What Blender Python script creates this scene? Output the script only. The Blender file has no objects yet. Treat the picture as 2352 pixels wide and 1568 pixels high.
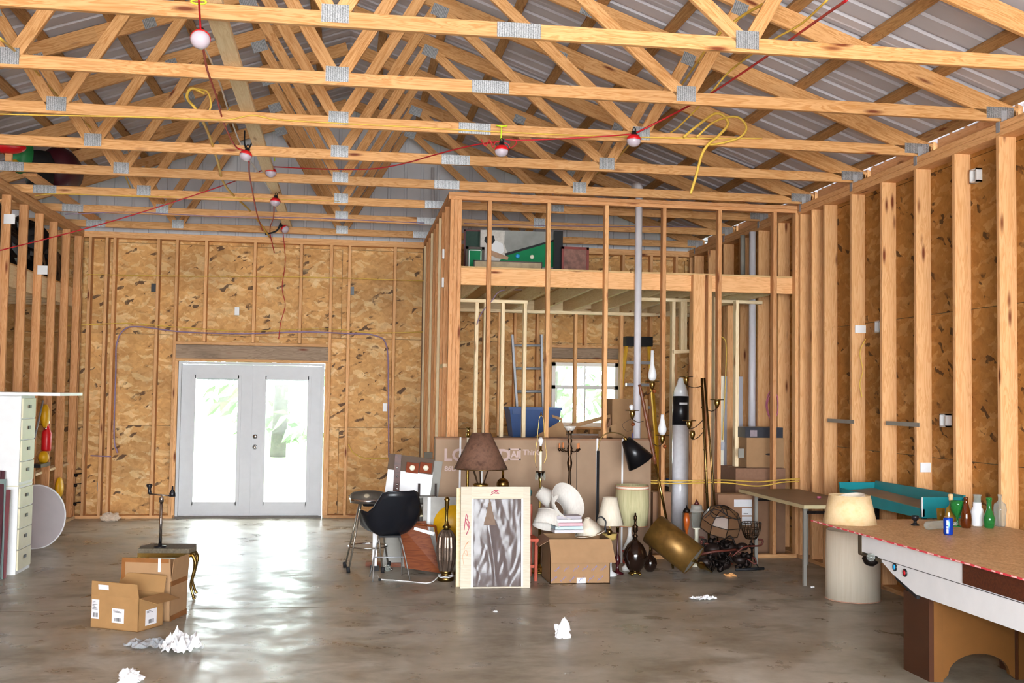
import bpy, bmesh, math, random
from mathutils import Vector, Matrix, noise
random.seed(7)
V = Vector
SC = bpy.context.scene
COL = SC.collection
PI = math.pi

# ---------------------------------------------------------------- camera
FPX, YAW, PITCH, ROLL, CAMH = 2521.0, .1481, .0478, .0142, 1.706
_c, _s = math.cos(YAW), math.sin(YAW)
_r = V((_c, -_s, 0)); _f = V((_s*math.cos(PITCH), _c*math.cos(PITCH), math.sin(PITCH))); _u = _r.cross(_f)
_R = _r*math.cos(ROLL) + _u*math.sin(ROLL)
_U = -_r*math.sin(ROLL) + _u*math.cos(ROLL)
cam = bpy.data.cameras.new('camera'); camo = bpy.data.objects.new('camera', cam); COL.objects.link(camo)
cam.sensor_width = 36; cam.lens = FPX/2352*36; cam.clip_end = 300; cam.clip_start = .05
M = Matrix.Identity(4)
for i in range(3):
    M[i][0] = _R[i]; M[i][1] = _U[i]; M[i][2] = -_f[i]
M[2][3] = CAMH
camo.matrix_world = M
SC.camera = camo

# ---------------------------------------------------------------- world, lights, exposure
SC.view_settings.view_transform = 'Standard'
SC.view_settings.look = 'None'
SC.view_settings.gamma = 1
SC.view_settings.use_curve_mapping = False
SC.view_settings.exposure = -0.2
w = bpy.data.worlds.new('overcast_sky'); SC.world = w; w.use_nodes = True
wn = w.node_tree; wn.nodes.clear()
wo = wn.nodes.new('ShaderNodeOutputWorld'); wb = wn.nodes.new('ShaderNodeBackground')
tc = wn.nodes.new('ShaderNodeTexCoord'); nz = wn.nodes.new('ShaderNodeTexNoise'); nz.inputs['Scale'].default_value = 2.5
rp = wn.nodes.new('ShaderNodeValToRGB')
rp.color_ramp.elements[0].color = (.80, .90, 1, 1); rp.color_ramp.elements[1].color = (1, 1, 1, 1)
wn.links.new(tc.outputs['Generated'], nz.inputs['Vector']); wn.links.new(nz.outputs['Fac'], rp.inputs['Fac'])
wn.links.new(rp.outputs['Color'], wb.inputs['Color']); wb.inputs['Strength'].default_value = 32.0
wn.links.new(wb.outputs['Background'], wo.inputs['Surface'])

def light(name, typ, loc, energy, color=(1, 1, 1), look=None, **kw):
    l = bpy.data.lights.new(name, typ); l.energy = energy; l.color = color
    for k, v in kw.items(): setattr(l, k, v)
    o = bpy.data.objects.new(name, l); COL.objects.link(o); o.location = loc
    if look: o.rotation_euler = (V(look)-V(loc)).to_track_quat('-Z', 'Y').to_euler()
    return o
# camera flash, a hand's breadth above the lens
light('camera_flash', 'SPOT', (-.02, -.05, CAMH+.27), 420, (.93, .96, 1), look=(1.5, 10, 3.2),
      shadow_soft_size=.035, spot_size=math.radians(100), spot_blend=.5)
# daylight through the open vehicle door behind the camera
light('daylight_vehicle_door', 'AREA', (.3, -9.0, 1.75), 1900, (.90, .95, 1), look=(.3, 10, 2.2),
      shape='RECTANGLE', size=6.5, size_y=3.0)

# ---------------------------------------------------------------- measuring helpers
CAM = V((0, 0, CAMH))
def ray(u, v): return _f + _R*((u-1176)/FPX) - _U*((v-784)/FPX)
def at(u, v, Y):
    d = ray(u, v); return CAM + d*(Y/d.y)
def fl(u, v, z=0.0):
    d = ray(u, v); return CAM + d*((z-CAMH)/d.z)
def ax(u, v, X):
    d = ray(u, v); return CAM + d*(X/d.x)

# ---------------------------------------------------------------- materials
def lin(h):
    h = h.lstrip('#'); c = [int(h[i:i+2], 16)/255 for i in (0, 2, 4)]
    return tuple(x/12.92 if x <= .04045 else ((x+.055)/1.055)**2.4 for x in c) + (1,)
MATS = {}
class NT:
    def __init__(s, name):
        s.m = bpy.data.materials.new(name); s.m.use_nodes = True; s.t = s.m.node_tree
        s.b = s.t.nodes['Principled BSDF']; s.out = s.t.nodes['Material Output']
    def n(s, typ, **kw):
        x = s.t.nodes.new('ShaderNode'+typ)
        for k, v in kw.items():
            if k in x.inputs: x.inputs[k].default_value = v
            else: setattr(x, k, v)
        return x
    def l(s, a, b): s.t.links.new(a, b)
    def ramp(s, fac, stops, interp='LINEAR'):
        r = s.n('ValToRGB'); r.color_ramp.interpolation = interp
        e = r.color_ramp.elements
        while len(e) < len(stops): e.new(.5)
        for k, (p, c) in enumerate(stops): e[k].position = p; e[k].color = c if isinstance(c, tuple) else lin(c)
        s.l(fac, r.inputs['Fac']); return r.outputs['Color']
    def mix(s, fac, a, b, mode='MIX'):
        x = s.n('Mix', data_type='RGBA', blend_type=mode)
        for sock, val in ((x.inputs['Factor'], fac), (x.inputs['A'], a), (x.inputs['B'], b)):
            if hasattr(val, 'is_linked'): s.l(val, sock)
            else: sock.default_value = val
        return x.outputs['Result']
    def vec(s, scale=(1, 1, 1), coord='Object', rnd=True, rot=(0, 0, 0)):
        tc = s.n('TexCoord'); mp = s.n('Mapping'); mp.inputs['Scale'].default_value = scale; mp.inputs['Rotation'].default_value = rot
        src = tc.outputs[coord]
        if rnd:
            oi = s.n('ObjectInfo'); mu = s.n('VectorMath', operation='MULTIPLY'); ad = s.n('VectorMath', operation='ADD')
            s.l(oi.outputs['Random'], mu.inputs[0]); mu.inputs[1].default_value = (37, 53, 71)
            s.l(src, ad.inputs[0]); s.l(mu.outputs[0], ad.inputs[1]); src = ad.outputs[0]
        s.l(src, mp.inputs['Vector']); return mp.outputs['Vector']
    def noise(s, v, scale, detail=3, rough=.55, dist=0):
        x = s.n('TexNoise'); x.inputs['Scale'].default_value = scale; x.inputs['Detail'].default_value = detail
        x.inputs['Roughness'].default_value = rough; x.inputs['Distortion'].default_value = dist
        if v is not None: s.l(v, x.inputs['Vector'])
        return x.outputs['Fac']
    def bump(s, h, strength=.3, dist=.01):
        x = s.n('Bump'); x.inputs['Strength'].default_value = strength; x.inputs['Distance'].default_value = dist
        s.l(h, x.inputs['Height']); s.l(x.outputs['Normal'], s.b.inputs['Normal'])
    def col(s, c): s.l(c, s.b.inputs['Base Color'])
    def set(s, **kw):
        for k, v in kw.items(): s.b.inputs[k.replace('_', ' ')].default_value = v
        return s

def mat(name, c, rough=.6, metal=0.0, var=.12, scale=30, spec=.4, bump=0, **kw):
    """generic procedural material: a base colour with fine tonal noise"""
    if name in MATS: return MATS[name]
    N = NT(name); v = N.vec(rnd=True); f = N.noise(v, scale, 3)
    b = lin(c)
    lo = tuple(x*(1-var) for x in b[:3])+(1,); hi = tuple(min(1, x*(1+var)) for x in b[:3])+(1,)
    N.col(N.ramp(f, [(.3, lo), (.7, hi)])); N.set(Roughness=rough, Metallic=metal, Specular_IOR_Level=spec, **kw)
    if bump: N.bump(f, bump, .004)
    MATS[name] = N.m; return N.m

def wood(name, a, b, knot='#6e3418', knots=True, rough=.7, stain=0, rnd=.22, fine=1):
    if name in MATS: return MATS[name]
    N = NT(name)
    v = N.vec((1, 11, 11)); n1 = N.noise(v, 1.6, 4, .5, 1.2)
    mu = N.n('Math', operation='MULTIPLY'); N.l(n1, mu.inputs[0]); mu.inputs[1].default_value = 7
    si = N.n('Math', operation='FRACT'); N.l(mu.outputs[0], si.inputs[0])
    grain = N.ramp(si.outputs[0], [(0, b), (.55, a), (.8, a), (1, b)])
    v2 = N.vec((2, 60, 60)); n2 = N.noise(v2, 2, 3)
    c = N.mix(.35, grain, N.ramp(n2, [(.3, b), (.7, a)]))
    if knots:
        v3 = N.vec((1.7, 8, 8)); vo = N.n('TexVoronoi'); vo.inputs['Scale'].default_value = 1.0; N.l(v3, vo.inputs['Vector'])
        kf = N.ramp(vo.outputs['Distance'], [(.06, (1, 1, 1, 1)), (.165, (0, 0, 0, 1))])
        c = N.mix(kf, c, lin(knot))
    if stain:
        v4 = N.vec((1, 2, 2)); f4 = N.ramp(N.noise(v4, 2.2, 4), [(.5, (0, 0, 0, 1)), (.72, (stain,)*3+(1,))])
        c = N.mix(f4, c, lin('#6a5a4c'))
    oi = N.n('ObjectInfo'); mr = N.n('MapRange'); N.l(oi.outputs['Random'], mr.inputs['Value'])
    mr.inputs['To Min'].default_value = 1-rnd; mr.inputs['To Max'].default_value = 1+rnd*.35
    hs = N.n('HueSaturation'); N.l(c, hs.inputs['Color']); N.l(mr.outputs['Result'], hs.inputs['Value'])
    N.col(hs.outputs['Color']); N.set(Roughness=rough, Specular_IOR_Level=.25); N.bump(n2, .15, .002)
    MATS[name] = N.m; return N.m

def osb(name, dark, mid, light_, pale, s=1.0):
    N = NT(name)
    base = N.vec((1, 1, 1))
    dn = N.n('TexNoise'); dn.inputs['Scale'].default_value = 9; dn.inputs['Detail'].default_value = 2; N.l(base, dn.inputs['Vector'])
    sub = N.n('VectorMath', operation='SCALE'); N.l(dn.outputs['Color'], sub.inputs[0]); sub.inputs['Scale'].default_value = .10
    ad = N.n('VectorMath', operation='ADD'); N.l(base, ad.inputs[0]); N.l(sub.outputs[0], ad.inputs[1])
    outs = []
    for (sc, rot) in (((6*s, 20*s, 20*s), .25), ((9*s, 27*s, 27*s), -.5), ((15*s, 34*s, 34*s), .9)):
        mp = N.n('Mapping'); mp.inputs['Scale'].default_value = sc; mp.inputs['Rotation'].default_value = (0, 0, 0)
        ro = N.n('VectorRotate'); ro.rotation_type = 'Z_AXIS'; ro.inputs['Angle'].default_value = rot
        N.l(ad.outputs[0], ro.inputs['Vector']); N.l(ro.outputs[0], mp.inputs['Vector'])
        vo = N.n('TexVoronoi'); vo.inputs['Scale'].default_value = 1; N.l(mp.outputs[0], vo.inputs['Vector'])
        sp = N.n('SeparateColor'); N.l(vo.outputs['Color'], sp.inputs[0]); outs.append(sp)
    c1 = N.ramp(outs[0].outputs[0], [(0, mid), (.35, light_), (.7, mid), (.88, pale), (1, pale)])
    c2 = N.ramp(outs[1].outputs[1], [(0, mid), (.5, light_), (.86, light_), (1, pale)])
    c3 = N.ramp(outs[2].outputs[0], [(0, mid), (.6, light_), (1, mid)])
    c = N.mix(.5, c1, c2); c = N.mix(.3, c, c3)
    dk = N.ramp(outs[1].outputs[2], [(.925, (0, 0, 0, 1)), (.935, (.85, .85, .85, 1))])
    dk2 = N.ramp(N.noise(base, 5, 3), [(.44, (0, 0, 0, 1)), (.56, (1, 1, 1, 1))])
    c = N.mix(N.mix(1, dk, dk2, 'MULTIPLY'), c, lin(dark))
    big = N.noise(base, 1.3, 4)
    c = N.mix(N.ramp(big, [(.45, (0, 0, 0, 1)), (.75, (.35, .35, .35, 1))]), c, lin(dark))
    N.col(c); N.set(Roughness=.62, Specular_IOR_Level=.3); N.bump(outs[0].outputs[0], .12, .003)
    MATS[name] = N.m; return N.m

def metal(name, c, rough=.3, var=.08): return mat(name, c, rough, 1.0, var, 60)

PINE = wood('pine_truss_lumber', '#dba873', '#b67c42', rough=.6, stain=.12, rnd=.15)
PINES = wood('pine_stud_lumber', '#e6b380', '#cf965e', stain=.05, rnd=.18)
PINEW = wood('pale_new_lumber', '#f3dfbb', '#e2c698', knot='#9a6636', rnd=.12)
PINER = wood('reddish_stud_lumber', '#d6a070', '#b97c4a', rnd=.15)
PINEG = wood('weathered_grey_lumber', '#a8907a', '#86705c', stain=.5, rnd=.15)
PINEP = wood('purlin_lumber', '#bd9262', '#946a40', rnd=.12)
PLY = wood('plywood_sheet', '#dcb884', '#c49b64', knots=False)
DARKW = wood('dark_brown_wood', '#5a2c18', '#3a1a0e', knots=False, rough=.4)
ORW = wood('orange_brown_wood', '#83451f', '#652c10', knots=False, rough=.35)
REDW = wood('red_stained_wood', '#c0563a', '#a03c24', knots=False, rough=.5)
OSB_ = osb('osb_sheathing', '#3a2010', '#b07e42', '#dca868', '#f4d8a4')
OSBD = osb('osb_sheathing_shaded', '#30190a', '#92602a', '#b07c3e', '#d0a468')  # same board, grazing-light dimness of the side walls put into its tones
DOORW = mat('door_paint', '#c4c4c6', .45, 0, .03, 8)
GALV = None
def galv():
    N = NT('galvanised_gusset'); v = N.vec((1, 1, 1), rnd=False)
    wv = N.n('TexWave'); wv.inputs['Scale'].default_value = 22; wv.inputs['Distortion'].default_value = .4; N.l(v, wv.inputs['Vector'])
    n2 = N.noise(v, 120, 2)
    c = N.mix(.5, N.ramp(wv.outputs['Fac'], [(.2, '#6f7276'), (.8, '#b4b6ba')]), N.ramp(n2, [(.35, '#66696c'), (.65, '#bbbcc0')]))
    N.col(c); N.set(Roughness=.42, Metallic=.55); N.bump(n2, .4, .002); return N.m
GALV = galv()
ROOF = mat('grey_metal_roofing', '#bfbcc4', .8, 0, .04, 3, spec=.08)
ROOFR = ROOF
GAB = mat('grey_gable_siding', '#c9c9d0', .5, 0, .04, 3)
CARD = mat('brown_cardboard', '#9a7754', .85, 0, .06, 12)
CARD2 = mat('brown_cardboard_tan', '#9a7448', .85, 0, .07, 10)
CARDT = mat('television_carton_card', '#9c8169', .85, 0, .05, 8)
CARDD = mat('dull_cardboard', '#8e6a50', .85, 0, .08, 8)
WHITE = mat('white_paint', '#dededf', .4, 0, .03, 8)
OFFW = mat('off_white_paint', '#dcdcdc', .5, 0, .05, 6)
CREAM = mat('cream_paint', '#c8c2a6', .5, 0, .05, 6)
PAPER = mat('white_paper', '#dcdcde', .9, 0, .04, 20)
LABEL = mat('label_paper', '#cfcdcf', .8, 0, .03, 20)
INK = mat('dark_ink', '#2c2a2a', .8, 0, .05, 20)
BLACK = mat('black_plastic', '#16161a', .35, 0, .2, 20)
BLACKM = mat('black_matte', '#17171a', .7, 0, .2, 20)
BLACKV = mat('black_vinyl', '#14161c', .32, 0, .15, 12)
RED = mat('red_plastic', '#d01820', .35, 0, .06, 20)
REDC = mat('red_cord_rubber', '#b01822', .5, 0, .06, 40)
YEL = mat('yellow_plastic', '#d9a414', .4, 0, .08, 20)
YELC = mat('yellow_cable_sheath', '#d6b04a', .5, 0, .08, 30)
PURC = mat('purple_cable_sheath', '#8a7390', .5, 0, .08, 30)
LIME = mat('lime_tie', '#c8e62c', .5, 0, .05, 30)
DIFF = mat('white_lamp_diffuser', '#b9adb9', .25, 0, .02, 10)
PVC = mat('white_pvc', '#c9c6cc', .35, 0, .04, 10)
BRASS = metal('polished_brass', '#a3874a', .25)
BRASSD = metal('dull_brass', '#735c36', .35, .2)
BRONZE = metal('dark_bronze', '#4c3a2c', .4, .25)
CHROME = metal('chrome', '#c8c8cc', .18)
STEEL = mat('brushed_aluminium', '#a2a4aa', .5, .35, .08, 60)
IRON = metal('blackened_iron', '#2c2624', .55, .3)
PORC = mat('cream_candle_sleeve', '#e9e2cc', .4, 0, .03, 10)
BLUEB = mat('blue_storage_plastic', '#22467e', .45, 0, .1, 6)
GREEN = mat('green_felt', '#127a4c', .85, 0, .06, 10)
TEAL = mat('teal_paint', '#177e86', .4, 0, .08, 5)
GREYB = mat('grey_board', '#8c8880', .6, 0, .08, 6)
TAB = mat('grey_brown_laminate', '#7d6c5c', .45, 0, .08, 6)
BEIGE = mat('beige_edge', '#c9bb92', .5, 0, .05, 6)
MAROON = mat('maroon_plastic', '#40101c', .5, 0, .15, 6)
BLUE = mat('bright_blue', '#2f9ee0', .35, 0, .05, 6)

def shade_mat(name, a, b, mottled=False, vertical=True, trans=.0, rough=.75):
    N = NT(name); v = N.vec((1, 1, 1), rnd=False)
    if mottled: c = N.ramp(N.noise(v, 9, 5, .65), [(.3, a), (.52, b), (.7, a)])
    else:
        v = N.vec((40, 40, 1.2), rnd=False); c = N.ramp(N.noise(v, 2, 3), [(.3, a), (.7, b)])
    N.col(c); N.set(Roughness=rough, Specular_IOR_Level=.2); MATS[name] = N.m; return N.m
SH_BROWN = shade_mat('mottled_brown_shade', '#453026', '#6f5040', True)
SH_WHITE = shade_mat('white_pleated_shade', '#cbc5bd', '#d8d2ca')
SH_GREEN = shade_mat('pale_green_fabric_shade', '#a9a27a', '#c2ba92')
SH_CREAM = shade_mat('cream_shade', '#d9cdb8', '#e2d8c6')
SH_TAN = shade_mat('tan_parchment_shade', '#cbac7c', '#d8bd94', True)
SH_GOLD = mat('antique_gold_shade', '#7a5a2c', .42, .6, .25, 14)
SH_BLACK = mat('black_metal_shade', '#111114', .3, .2, .1, 14)

def glassmat(name, c, alpha=.3, rough=.05):
    if name in MATS: return MATS[name]
    N = NT(name); N.set(Base_Color=lin(c), Roughness=rough, Specular_IOR_Level=.8)
    tr = N.n('BsdfTransparent'); tr.inputs['Color'].default_value = tuple(.25+.75*x for x in lin(c)[:3])+(1,)
    mx = N.n('MixShader'); mx.inputs['Fac'].default_value = alpha
    lw = N.n('LayerWeight'); lw.inputs['Blend'].default_value = .35
    ma = N.n('Math', operation='MULTIPLY_ADD'); N.l(lw.outputs['Facing'], ma.inputs[0]); ma.inputs[1].default_value = .5; ma.inputs[2].default_value = alpha
    N.l(ma.outputs[0], mx.inputs['Fac'])
    N.l(tr.outputs[0], mx.inputs[1]); N.l(N.b.outputs[0], mx.inputs[2]); N.l(mx.outputs[0], N.out.inputs['Surface'])
    MATS[name] = N.m; return N.m
PANE = glassmat('window_glass', '#f4f8f6', .06)
G_CLEAR = glassmat('clear_glass', '#dfe4de', .10); G_GREEN = glassmat('green_glass', '#2a8a40', .45)
G_BROWN = glassmat('brown_glass', '#5a2404', .7); G_AMBER = glassmat('amber_glass', '#9a7422', .55)
G_MILK = glassmat('frosted_glass', '#eef0f4', .78, .25); G_DARK = glassmat('dark_smoked_glass', '#1c0f0a', .9, .08)
G_LBLUE = glassmat('bubble_wrap_plastic', '#d8dde2', .28, .15)

def floor_mat():
    N = NT('polished_concrete'); v = N.vec((1, 1, 1), rnd=False)
    n1 = N.noise(v, .55, 6, .62, .6); n2 = N.noise(N.vec((.8, 1.3, 1), rnd=False), 1.5, 7, .62, .5); n3 = N.noise(v, 9, 5, .6); n4 = N.noise(v, 3.1, 6, .65, .3)
    c = N.ramp(n1, [(.32, '#8c8472'), (.47, '#a8a294'), (.6, '#bcb8ad'), (.74, '#ceccc4')])
    c = N.mix(N.ramp(n2, [(.38, (.75, .75, .75, 1)), (.53, (0, 0, 0, 1))]), c, lin('#655a44'))
    c = N.mix(N.ramp(n4, [(.40, (.45, .45, .45, 1)), (.52, (0, 0, 0, 1))]), c, lin('#6f6450'))
    c = N.mix(.25, c, N.ramp(n3, [(.3, '#7d7462'), (.7, '#c4bfb2')]))
    N.col(c)
    N.l(N.ramp(n4, [(.38, (.26,)*3+(1,)), (.62, (.5,)*3+(1,))]), N.b.inputs['Roughness'])
    N.set(Specular_IOR_Level=.5); N.bump(n3, .08, .01); return N.m
FLOOR = floor_mat()
CONC = mat('outdoor_ground', '#c9c6b8', .9, 0, .1, 2)
GRASS = mat('outdoor_grass', '#8fae6a', .95, 0, .25, 3)
LEAF = mat('tree_leaves', '#5c7054', .8, 0, .3, 2)
BARK = mat('tree_bark', '#3f3a36', .9, 0, .3, 10)

# ---------------------------------------------------------------- mesh builder
class B:
    def __init__(s): s.v = []; s.f = []; s.sm = []
    def add(s, vs, fs, smooth=False):
        k = len(s.v); s.v += [tuple(x) for x in vs]; s.f += [tuple(i+k for i in f) for f in fs]; s.sm += [smooth]*len(fs); return s
    def box(s, c, d, rot=None):
        hx, hy, hz = d[0]/2, d[1]/2, d[2]/2
        vs = [V((x, y, z)) for x in (-hx, hx) for y in (-hy, hy) for z in (-hz, hz)]
        if rot is not None:
            R_ = rot if isinstance(rot, Matrix) else Matrix.Rotation(rot, 3, 'Z'); vs = [R_ @ q for q in vs]
        return s.add([q+V(c) for q in vs], [(0, 1, 3, 2), (4, 6, 7, 5), (0, 4, 5, 1), (2, 3, 7, 6), (0, 2, 6, 4), (1, 5, 7, 3)])
    def bb(s, a, b): return s.box([(a[i]+b[i])/2 for i in range(3)], [abs(a[i]-b[i]) for i in range(3)])
    def lathe(s, prof, c=(0, 0, 0), axis=None, seg=24, smooth=True, sx=1, sy=1):
        q = V((0, 0, 1)).rotation_difference(V(axis).normalized()) if axis is not None else None
        vs = []
        for r, z in prof:
            for k in range(seg):
                a = 2*PI*k/seg; p = V((r*math.cos(a)*sx, r*math.sin(a)*sy, z))
                if q: p = q @ p
                vs.append(p+V(c))
        fs = []
        for i in range(len(prof)-1):
            for k in range(seg):
                k2 = (k+1) % seg; fs.append((i*seg+k, i*seg+k2, (i+1)*seg+k2, (i+1)*seg+k))
        s.add(vs, fs, smooth)
        n = len(prof)
        if prof[0][0] > 1e-5: s.add([vs[k] for k in range(seg)], [tuple(reversed(range(seg)))])
        if prof[-1][0] > 1e-5: s.add([vs[(n-1)*seg+k] for k in range(seg)], [tuple(range(seg))])
        return s
    def shell(s, prof, t, **kw):
        """open thin-walled lathe: outer profile then back along the inside"""
        q = list(prof)+[(max(r-t, 1e-4), z) for r, z in reversed(prof)]+[prof[0]]
        seg = kw.get('seg', 24); k0 = len(s.f); s.lathe(q, **kw)
        # drop the two caps that lathe() adds
        s.f = s.f[:-2] if q[0][0] > 1e-5 else s.f; s.sm = s.sm[:len(s.f)]; return s
    def tube(s, pts, r, seg=8, smooth=True, closed=False):
        pts = [V(p) for p in pts]; n = len(pts)
        rr = r if isinstance(r, (list, tuple)) else [r]*n
        t0 = (pts[1]-pts[0]).normalized(); up = V((0, 0, 1)) if abs(t0.z) < .9 else V((1, 0, 0))
        a = t0.cross(up).normalized(); vs = []
        for i in range(n):
            if closed: t = (pts[(i+1) % n]-pts[i-1])
            else: t = pts[min(i+1, n-1)]-pts[max(i-1, 0)]
            t = t.normalized() if t.length > 1e-9 else t0
            a = (a-t*a.dot(t)); a = a.normalized() if a.length > 1e-6 else t.orthogonal().normalized()
            b = t.cross(a)
            for k in range(seg):
                an = 2*PI*k/seg; vs.append(pts[i]+(a*math.cos(an)+b*math.sin(an))*rr[i])
        fs = []
        for i in range(n if closed else n-1):
            j = (i+1) % n
            for k in range(seg):
                k2 = (k+1) % seg; fs.append((i*seg+k, i*seg+k2, j*seg+k2, j*seg+k))
        if not closed: fs += [tuple(reversed(range(seg))), tuple((n-1)*seg+k for k in range(seg))]
        return s.add(vs, fs, smooth)
    def prism(s, poly, origin, ux, uy, depth):
        """poly in the plane (ux,uy) at origin, extruded along depth (vector)"""
        o = V(origin); ux = V(ux); uy = V(uy); d = V(depth); n = len(poly)
        a = [o+ux*p[0]+uy*p[1] for p in poly]; b = [p+d for p in a]
        return s.add(a+b, [tuple(reversed(range(n))), tuple(range(n, 2*n))]+[(i, (i+1) % n, n+(i+1) % n, n+i) for i in range(n)])
    def sphere(s, c, r, seg=16, rings=10, sq=(1, 1, 1)):
        vs = []; fs = []
        for i in range(rings+1):
            th = PI*i/rings
            for k in range(seg):
                a = 2*PI*k/seg; vs.append(V((r*sq[0]*math.sin(th)*math.cos(a), r*sq[1]*math.sin(th)*math.sin(a), r*sq[2]*math.cos(th)))+V(c))
        for i in range(rings):
            for k in range(seg): k2 = (k+1) % seg; fs.append((i*seg+k, (i+1)*seg+k, (i+1)*seg+k2, i*seg+k2))
        return s.add(vs, fs, True)
    def mesh(s, name, m):
        me = bpy.data.meshes.new(name); me.from_pydata(s.v, [], s.f)
        me.polygons.foreach_set('use_smooth', s.sm); me.materials.append(m)
        bm = bmesh.new(); bm.from_mesh(me); bmesh.ops.remove_doubles(bm, verts=bm.verts, dist=1e-5)
        bmesh.ops.recalc_face_normals(bm, faces=bm.faces); bm.to_mesh(me); bm.free(); me.update(); return me
    def build(s, name, m, parent=None, label=None, cat=None, group=None, kind=None):
        o = bpy.data.objects.new(name, s.mesh(name, m)); return link(o, parent, label, cat, group, kind)

def wm(o):
    m = o.matrix_basis.copy()
    return wm(o.parent) @ o.matrix_parent_inverse @ m if o.parent else m
def link(o, parent=None, label=None, cat=None, group=None, kind=None):
    COL.objects.link(o)
    if parent is not None:
        o.parent = parent; o.matrix_parent_inverse = wm(parent).inverted()
    if label: o['label'] = label
    if cat: o['category'] = cat
    if group: o['group'] = group
    if kind: o['kind'] = kind
    return o
def thing(name, loc, label, cat, group=None):
    o = bpy.data.objects.new(name, None); o.empty_display_size = .1; o.location = loc
    return link(o, None, label, cat, group)
def struct(name, loc=(0, 0, 0)):
    o = bpy.data.objects.new(name, None); o.location = loc; return link(o, kind='structure')
def copy_tree(o, loc, label=None, group=None, rz=None):
    """copy a thing with its parts and sub-parts"""
    def rec(x, par):
        c = x.copy(); COL.objects.link(c)
        if par is not None: c.parent = par
        for ch in [k for k in CH.get(x.name, [])]: rec(ch, c)
        return c
    r = rec(o, None); r.location = loc
    if label: r['label'] = label
    if group: r['group'] = group
    if rz is not None: r.rotation_euler.z = rz
    return r
CH = {}
def index_children():
    CH.clear()
    for x in bpy.data.objects:
        if x.parent: CH.setdefault(x.parent.name, []).append(x)

BOARDS = {}
def board(name, p0, p1, w, h, m, parent=None, up=(0, 0, 1), **kw):
    """a length of lumber from p0 to p1 (centre line): h along `up`, w across; grain runs along it"""
    p0 = V(p0); p1 = V(p1); d = p1-p0; L = d.length; x = d.normalized(); up = V(up)
    z = (up-x*up.dot(x)); z = z.normalized() if z.length > 1e-6 else x.orthogonal().normalized(); y = z.cross(x)
    key = (round(L, 3), round(w, 4), round(h, 4), m.name)
    if key not in BOARDS:
        b = B(); e = min(w, h)*.06
        vs = []; fs = []
        prof = [(-w/2+e, -h/2), (w/2-e, -h/2), (w/2, -h/2+e), (w/2, h/2-e), (w/2-e, h/2), (-w/2+e, h/2), (-w/2, h/2-e), (-w/2, -h/2+e)]
        for xx in (-L/2, L/2): vs += [(xx, a, c) for a, c in prof]
        fs = [tuple(range(8)), tuple(range(15, 7, -1))]+[(i, 8+i, 8+(i+1) % 8, (i+1) % 8) for i in range(8)]
        BOARDS[key] = b.add(vs, fs).mesh(name, m)
    o = bpy.data.objects.new(name, BOARDS[key])
    Mx = Matrix.Identity(4)
    for i in range(3):
        Mx[i][0] = x[i]; Mx[i][1] = y[i]; Mx[i][2] = z[i]; Mx[i][3] = (p0[i]+p1[i])/2
    link(o, parent, **kw)
    o.matrix_basis = Mx
    return o
def slab(name, c, size, m, parent=None, rot=None, **kw):
    """a sheet whose local X is its length (size in local axes); shared meshes"""
    key = ('s', name, tuple(round(q, 3) for q in size), m.name)
    if key not in BOARDS: BOARDS[key] = B().box((0, 0, 0), size).mesh(name, m)
    o = bpy.data.objects.new(name, BOARDS[key]); link(o, parent, **kw)
    Mx = (rot or Matrix.Identity(3)).to_4x4(); Mx.translation = V(c); o.matrix_basis = Mx
    return o
def rx(a): return Matrix.Rotation(a, 3, 'X')
def ry(a): return Matrix.Rotation(a, 3, 'Y')
def rz_(a): return Matrix.Rotation(a, 3, 'Z')
def text(name, s, size, m, origin, ux, uy, parent, thick=.0006, align='LEFT', font_w=0):
    cu = bpy.data.curves.new('t', 'FONT'); cu.body = s; cu.size = size; cu.extrude = thick; cu.align_x = align; cu.offset = font_w or .006*size/.1*.5
    cu.resolution_u = 3
    t = bpy.data.objects.new('t', cu); COL.objects.link(t); bpy.context.view_layer.update()
    me = bpy.data.meshes.new_from_object(t.evaluated_get(bpy.context.evaluated_depsgraph_get()))
    bpy.data.objects.remove(t); me.name = name; me.materials.clear(); me.materials.append(m)
    ux = V(ux).normalized(); uy = V(uy).normalized(); n = ux.cross(uy)
    Mx = Matrix.Identity(4)
    for i in range(3): Mx[i][0] = ux[i]; Mx[i][1] = uy[i]; Mx[i][2] = n[i]; Mx[i][3] = V(origin)[i]
    me.transform(Mx)
    o = bpy.data.objects.new(name, me); return link(o, parent)
def curve_pts(pts, n=8):
    """Catmull-Rom through pts"""
    P = [V(p) for p in pts]; P = [P[0]*2-P[1]]+P+[P[-1]*2-P[-2]]; out = []
    for i in range(1, len(P)-2):
        for k in range(n):
            t = k/n; a, b, c, d = P[i-1:i+3]
            out.append(.5*((2*b)+(c-a)*t+(2*a-5*b+4*c-d)*t*t+(-a+3*b-3*c+d)*t**3))
    out.append(P[-2]); return out
def cable(name, pts, r, m, label, cat='cable', n=8, **kw):
    return B().tube(curve_pts(pts, n), r, 6).build(name, m, None, label, cat, **kw)

# ================================================================ THE BUILDING
XR, XRO, YB, XL = 4.80, 4.94, 15.24, -3.48          # stud faces and sheathing planes
XLO = -4.98
TY = [6.2964+1.2192*i for i in range(8)]             # truss planes
RC = -.05                                            # ridge line x
def roof_z(x): return 5.67-.353*abs(x-RC)            # upper edge of the top chords
SL = math.atan(.353)

fo = struct('floor')
B().bb((XLO-.1, -3.4, -.12), (5.05, YB+.1, 0)).build('concrete_slab', FLOOR, fo)
# a sawn control joint is only a shallow dark groove line
B().bb((XLO, 8.9, .0005), (5.0, 8.906, .0015)).build('control_joint', mat('joint_filler', '#6a604c', .8), fo)

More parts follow.
